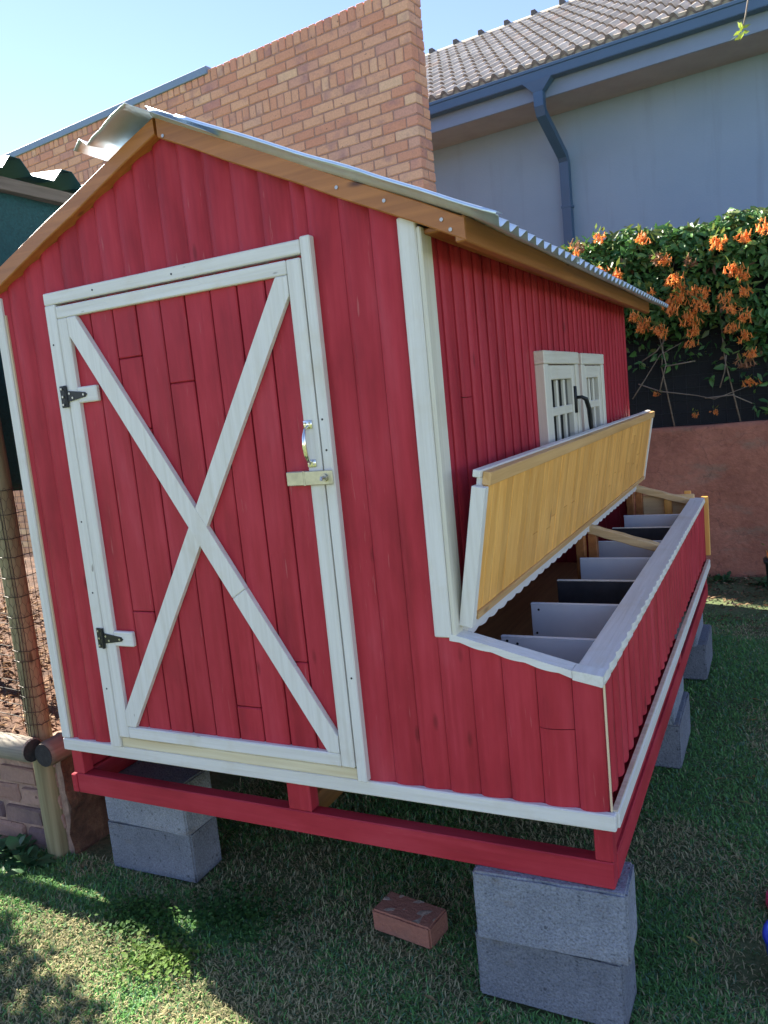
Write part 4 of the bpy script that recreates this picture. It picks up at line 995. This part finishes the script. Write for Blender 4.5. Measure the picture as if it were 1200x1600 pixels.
def box_profile_roof():
    prof = []; y = .10
    while y < 4.2:
        prof += [(y, 0), (y + .10, 0), (y + .145, .055), (y + .195, .055)]; y += .24
    V = []; F = []; n = len(prof)
    for x, dz in ((-2.24, 0), (-3.6, .16)):
        for (yy_, h) in prof: V.append((x + .012 * math.sin(yy_ * 9), yy_, 2.655 + h + dz + .006 * math.sin(yy_ * 4)))
    for i in range(n - 1): F.append((i, i + 1, n + i + 1, n + i))
    o = mesh_obj('roof_sheet', V, F, M['teal'], sh); o.modifiers.new('thickness', 'SOLIDIFY').thickness = .002
    box('purlin', -2.33, -2.28, .15, 4.1, 2.59, 2.64, M['log_y'], sh); box('purlin', -3.55, -3.5, .15, 4.1, 2.72, 2.77, M['log_y'], sh)
    for y in (.8, 2.4, 4.0): MB().tube([(-3.52, y, .3), (-3.52, y, 2.74)], .035, 8).build('post', M['log_y'], sh, True)
box_profile_roof()
# added unseen shrub tree at left, placed to shade the lawn corner
bd = thing('added_shade_tree', 'added leafy shrub tree, out of view, that shades the lawn corner', 'tree', (-3.75, -.3, 0))
MB().tube([(-3.75, -.3, -.05), (-3.74, -.28, .5), (-3.78, -.33, 1.1), (-3.72, -.26, 2.0)], [.06, .05, .04, .02], 8).build('added_trunk', M['log_y'], bd, True)
for q in range(7): MB().tube([(-3.76, -.31, .6 + q * .18), (-3.76 + .3 * math.cos(q * 2.4), -.31 + .3 * math.sin(q * 2.4), .9 + q * .2)], [.018, .008], 6).build('added_limb', M['log_y'], bd, True)
def tree_crown():
    n = 9500; d = rng.normal(0, 1, (n, 3)); d /= np.linalg.norm(d, axis=1)[:, None]; r_ = rng.random(n) ** .45
    lump = np.array([1 + .28 * mnoise.noise((a * 2.2, b * 2.2, c * 2.2)) for a, b, c in d]); P = np.array([-3.75, -.33, 1.62]) + d * (r_ * lump)[:, None] * np.array([.55, .66, 1.2])
    ax = rng.normal(0, 1, (n, 3)); ax /= np.linalg.norm(ax, axis=1)[:, None]; sd = np.cross(ax, rng.normal(0, 1, (n, 3))); sd /= np.linalg.norm(sd, axis=1)[:, None]
    L = rng.uniform(.05, .10, n)[:, None]; pts = np.stack([P, P + ax * L * .5 + sd * L * .28, P + ax * L, P + ax * L * .5 - sd * L * .28], 1).reshape(-1, 3)
    T = (np.arange(n)[:, None, None] * 4 + np.array([[0, 1, 2], [0, 2, 3]])).reshape(-1, 3)
    C = np.array([.05, .13, .035]) * rng.uniform(.6, 1.5, (n, 1)); tri_cloud('added_crown', pts, T, np.repeat(C, 4, 0), M['leaf'], bd)
tree_crown()

# ================================================================== small things
tw = thing('hanging_twig', 'thin hanging twig with yellow green leaves in front of the gutter', 'twig', (.337, 1.16, 2.766))
MB().tube([(.345, 1.17, 3.6), (.350, 1.175, 3.1), (.341, 1.165, 2.80), (.327, 1.145, 2.72), (.316, 1.135, 2.675)], [.006, .004, .003, .0025, .002], 6).build('stem', M['twig'], tw, True)
R = np.random.default_rng(4); V = []; T = []; C = []
for q in range(13):
    o = np.array([.313, 1.132, 2.665]) + R.normal(0, .006, 3); d = R.normal(0, 1, 3) * [1, 1, .8]; d /= np.linalg.norm(d); e = np.cross(d, R.normal(0, 1, 3)); e /= np.linalg.norm(e); L = R.uniform(.018, .034); n0 = len(V)
    V += [o, o + d * L * .5 + e * L * .2, o + d * L, o + d * L * .5 - e * L * .2]; C += [np.array([.42, .50, .06]) * R.uniform(.6, 1.2)] * 4; T += [(n0, n0 + 1, n0 + 2), (n0, n0 + 2, n0 + 3)]
tri_cloud('leaf_tuft', np.array(V), np.array(T), np.array(C), M['leaf'], tw)
pt_ = thing('plant_pot', 'black plant pot with a small orange flower by the earth wall', 'plant pot', (.36, 4.28, 0))
def lathe(prof, c, n=24):
    V = []; F = []
    for r, z in prof:
        for k in range(n): t_ = 2 * math.pi * k / n; V.append((c[0] + r * math.cos(t_), c[1] + r * math.sin(t_), c[2] + z))
    for i in range(len(prof) - 1):
        for k in range(n): F.append((i * n + k, i * n + (k + 1) % n, (i + 1) * n + (k + 1) % n, (i + 1) * n + k))
    return V, F
V, F = lathe([(.001, 0), (.075, 0), (.082, .01), (.10, .25), (.11, .25), (.112, .28), (.10, .28), (.095, .24), (.001, .235)], (.36, 4.28, .0)); mesh_obj('pot', V, F, M['pot'], pt_, True)
o = bpy.data.objects.new('flower_cluster', FM[2]); col.objects.link(o); attach(o, pt_); o.location = (.30, 4.24, .35); o.scale = (.7,) * 3
MB().tube([(.36, 4.28, .23), (.34, 4.26, .30), (.30, 4.24, .37)], .004, 5).build('stem', M['twig'], pt_)
bt_ = thing('plastic_tub', 'bright blue rounded plastic tub on the lawn', 'tub', (.415, .32, 0))
V, F = lathe([(.001, 0), (.07, 0), (.085, .008), (.095, .03), (.106, .09), (.110, .12), (.114, .125), (.112, .132), (.104, .13), (.09, .03), (.001, .02)], (.424, .31, .012), 32); mesh_obj('tub', V, F, M['blue_plastic'], bt_, True)
pk = thing('pink_toy', 'small round pink plastic toy lying beside the blue tub', 'toy', (.36, .68, 0))
V, F = lathe([(.001, .035), (.045, .035), (.052, .030), (.054, 0), (.050, 0), (.048, .026), (.001, .028)], (.364, .63, .015), 24); mesh_obj('disc', V, F, M['pink_plastic'], pk, True)

# ================================================================== GRASS, WEEDS, LITTER
def fbm(x, y, s, o=0.): return np.array([mnoise.noise((a * s, b * s, o)) for a, b in zip(x, y)])
def patch_noise(x, y, s, seed):      # cheap vectorised value noise
    g = np.random.default_rng(seed).random((128, 128)); u = x * s + 40; v = y * s + 40
    i = np.floor(u).astype(int); j = np.floor(v).astype(int); fu = u - i; fv = v - j; fu = fu * fu * (3 - 2 * fu); fv = fv * fv * (3 - 2 * fv)
    i %= 127; j %= 127
    return (g[i, j] * (1 - fu) + g[i + 1, j] * fu) * (1 - fv) + (g[i, j + 1] * (1 - fu) + g[i + 1, j + 1] * fu) * fv
def grass():
    def area(x0, x1, y0, y1, dens): n = int((x1 - x0) * (y1 - y0) * dens); return np.c_[rng.uniform(x0, x1, n), rng.uniform(y0, y1, n)]
    P = np.concatenate([area(-2.9, .9, -.75, .22, 46000), area(-2.12, .9, .22, 1.1, 34000), area(-.35, 1.3, 1.1, 4.0, 20000), area(-2.1, -.35, 1.1, 2.0, 3000), area(.9, 2.2, -1, 1.1, 3000)])
    x, y = P.T
    dry = .55 * patch_noise(x, y, 2.3, 1) + .3 * patch_noise(x, y, 6, 2) + .15 * patch_noise(x, y, 17, 3)
    dry += .16 * np.exp(-((x + 2.0) ** 2 / .35 + (y - .08) ** 2 / .03)) + .08 * (y < -.1)
    bare = patch_noise(x, y, 3.1, 9)
    keep = (rng.random(len(x)) < np.clip(1.15 - .7 * (dry > .6) - .5 * (bare > .8), .2, 1)) & ~((y > 3.3) & (rng.random(len(x)) < (y - 3.3) * 1.6)) & ~((x < -1.85) & (y > .18)) & ~((x < -2.3) & (y > .13))
    for cx, cy, hx_, hy_ in ((-.188, .068, .19, .07), (-1.70, .232, .19, .07), (-.676, .183, .1, .05)): keep &= ~((abs(x - cx) < hx_) & (abs(y - cy) < hy_))
    x, y, dry = x[keep], y[keep], dry[keep]; n = len(x)
    z = np.array([ground_z(a, b) for a, b in zip(x, y)]) - .003
    far = np.clip((y - .5) / 3, 0, 1)
    L = rng.uniform(.010, .030, n) * (1 + .25 * patch_noise(x, y, 4, 5)) ; W = rng.uniform(.0011, .0025, n) * (1 + .7 * far)
    a = rng.uniform(0, 2 * np.pi, n); tilt = np.abs(rng.normal(1.12, .36, n)).clip(.1, 1.6); d = np.c_[np.cos(a), np.sin(a), 0 * a]; s_ = np.c_[-np.sin(a), np.cos(a), 0 * a]
    P0 = np.c_[x, y, z]; up = np.array([0, 0, 1.])
    P1 = P0 + (d * np.sin(tilt * .6)[:, None] + up * np.cos(tilt * .6)[:, None]) * (L * .55)[:, None]
    t2 = np.clip(tilt * 1.35, 0, 1.75); P2 = P1 + (d * np.sin(t2)[:, None] + up * np.cos(t2)[:, None]) * (L * .5)[:, None]
    w_ = (s_ * W[:, None]); pts = np.stack([P0 - w_ * .7, P0 + w_ * .7, P1 - w_, P1 + w_, P2], 1).reshape(-1, 3)
    T = np.array([[0, 1, 3], [0, 3, 2], [2, 3, 4]]); T = (np.arange(n)[:, None, None] * 5 + T).reshape(-1, 3)
    r = rng.random(n)[:, None]; g1 = np.array([.115, .29, .08]) * (1 - r) + np.array([.22, .42, .135]) * r
    straw = np.array([.50, .45, .25]) * rng.uniform(.7, 1.1, (n, 1)); blue = np.array([.17, .31, .18]) * rng.uniform(.8, 1.1, (n, 1))
    isd = rng.random(n) < np.clip((dry - .40) * 2.5, .07, .8); C = np.where(isd[:, None], straw, np.where((rng.random(n) < .22)[:, None], blue, g1))
    o = tri_cloud('lawn_grass', pts, T, np.repeat(C, 5, 0), M['blade']); o['kind'] = 'stuff'; o['label'] = 'short patchy green and straw coloured lawn grass around the coop'; o['category'] = 'grass'
grass()
def leaf_scatter(name, P, z, Lr, cols, label, cat, mat, up=.85, parent=None, stuff=True, wr=.4):
    n = len(P); L = rng.uniform(*Lr, n); a = rng.uniform(0, 2 * np.pi, n); nr = np.c_[rng.normal(0, 1 - up, n) * 1.6, rng.normal(0, 1 - up, n) * 1.6, np.ones(n)]; nr /= np.linalg.norm(nr, axis=1)[:, None]
    ax = np.c_[np.cos(a), np.sin(a), 0 * a]; ax -= (ax * nr).sum(1)[:, None] * nr; sd = np.cross(ax, nr); Q = np.c_[P, z]; W = L * wr * rng.uniform(.6, 1.1, n)
    f = lambda p, q, c: Q + ax * (p * L)[:, None] + sd * (q * W)[:, None] + nr * (c * L)[:, None]
    pts = np.stack([f(-.5, 0, 0), f(-.1, -.5, .1), f(0, 0, 0), f(-.1, .5, .1), f(.5, 0, .08)], 1).reshape(-1, 3)
    T = np.array([[0, 1, 2], [0, 2, 3], [1, 4, 2], [2, 4, 3]]); T = (np.arange(n)[:, None, None] * 5 + T).reshape(-1, 3)
    cc = np.array(cols)[rng.integers(0, len(cols), n)] * rng.uniform(.65, 1.25, (n, 1))
    o = tri_cloud(name, pts, T, np.repeat(cc, 5, 0), mat, parent)
    if stuff: o['kind'] = 'stuff'
    if label: o['label'] = label; o['category'] = cat
    return o
n = 9000; P = np.c_[rng.uniform(-4.6, -2.16, n), rng.uniform(.24, 3.2, n)]
zt = np.array([.43 + .05 * vnoise(a, b, 2.3) + .03 * vnoise(a, b, 7, 5) + max(0, (-2.6 - a)) * .05 for a, b in P]) + rng.uniform(.002, .02, n)
leaf_scatter('terrace_mulch', P, zt, (.02, .06), [(.30, .17, .09), (.20, .10, .06), (.42, .28, .16), (.13, .07, .045), (.36, .24, .15)], 'dry brown leaf mulch covering the raised terrace', 'mulch', M['litter'], .7)
n = 2600; P = np.c_[rng.uniform(-.6, 2.0, n), 3.3 + 1.6 * rng.beta(1.6, 1.0, n)]
leaf_scatter('leaf_litter', P, np.array([ground_z(a, b) for a, b in P]) + .006 + rng.uniform(0, .015, n), (.02, .055), [(.20, .10, .06), (.28, .15, .08), (.10, .07, .045), (.33, .22, .13), (.12, .10, .05)], 'brown leaf litter at the foot of the earth wall', 'leaf litter', M['litter'], .7)
# loose leaves lying on the lawn
n = 46; P = np.c_[rng.uniform(-.9, .55, n), rng.uniform(-.15, 2.9, n)]; P = P[(P[:, 0] > .03) | (P[:, 1] < -.02)]
leaf_scatter('fallen_leaves', P, np.full(len(P), .024), (.03, .06), [(.40, .34, .10), (.34, .25, .12), (.26, .28, .10), (.42, .22, .10)], 'scattered yellow and tan leaves fallen on the lawn', 'fallen leaves', M['litter'], .85, wr=.3)
# clover patches and weeds in the lawn
def clover(name, cx, cy, r, n, cols, label, h=.035, Lr=(.012, .024), wr=.8):
    P = np.c_[rng.normal(cx, r, n), rng.normal(cy, r * .7, n)]; P = P[~((P[:, 0] < -2.1) & (P[:, 1] > .15))]
    leaf_scatter(name, P, np.array([ground_z(a, b) for a, b in P]) + rng.uniform(.008, h, len(P)), Lr, cols, label, 'weed', M['clover'], .75, None, True, wr)
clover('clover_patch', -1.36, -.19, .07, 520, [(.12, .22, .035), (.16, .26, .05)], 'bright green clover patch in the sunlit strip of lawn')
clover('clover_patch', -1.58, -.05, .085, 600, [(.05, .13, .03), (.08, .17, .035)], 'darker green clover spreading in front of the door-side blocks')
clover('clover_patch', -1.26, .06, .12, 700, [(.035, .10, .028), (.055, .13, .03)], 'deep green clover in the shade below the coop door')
def weed(cx, cy, n, seed, label):
    R = np.random.default_rng(seed); V = []; T = []; C = []
    for q in range(n):
        a = R.uniform(0, 6.28); el = R.uniform(.15, 1.1); L = R.uniform(.06, .14); d = np.array([math.cos(a) * math.cos(el), math.sin(a) * math.cos(el), math.sin(el)]); e = np.array([-math.sin(a), math.cos(a), 0]); o = np.array([cx, cy, 0]) + np.r_[R.normal(0, .03, 2), 0]
        n0 = len(V); W = L * R.uniform(.10, .2); c = np.array([.05, .13, .05]) * R.uniform(.6, 1.4)
        for f_, w_, dr_ in ((0, .2, 0), (.35, .8, 0), (.65, 1, -.08), (1.0, .05, -.3)):
            p = o + d * L * f_ + np.array([0, 0, dr_ * L]); V += [p - e * W * w_, p + e * W * w_]; C += [c, c]
        for j in range(3): b0 = n0 + 2 * j; T += [(b0, b0 + 1, b0 + 3), (b0, b0 + 3, b0 + 2)]
    o = tri_cloud('leafy_weed', np.array(V), np.array(T), np.array(C), M['leaf']); tag(o, label, 'weed', 'weeds at the wall foot')
weed(-2.34, .09, 34, 1, 'leafy weed growing against the mottled bricks beside the pole base'); weed(-2.47, .07, 30, 2, 'leafy weed at the brick wall foot, away from the pole'); weed(-2.22, .06, 16, 3, 'small leafy weed at the foot of the treated pole')
weed(.25, 4.6, 40, 5, 'leafy weed at the foot of the earth wall near the pot'); weed(-.05, 4.72, 30, 6, 'leafy weed at the foot of the earth wall behind the coop')
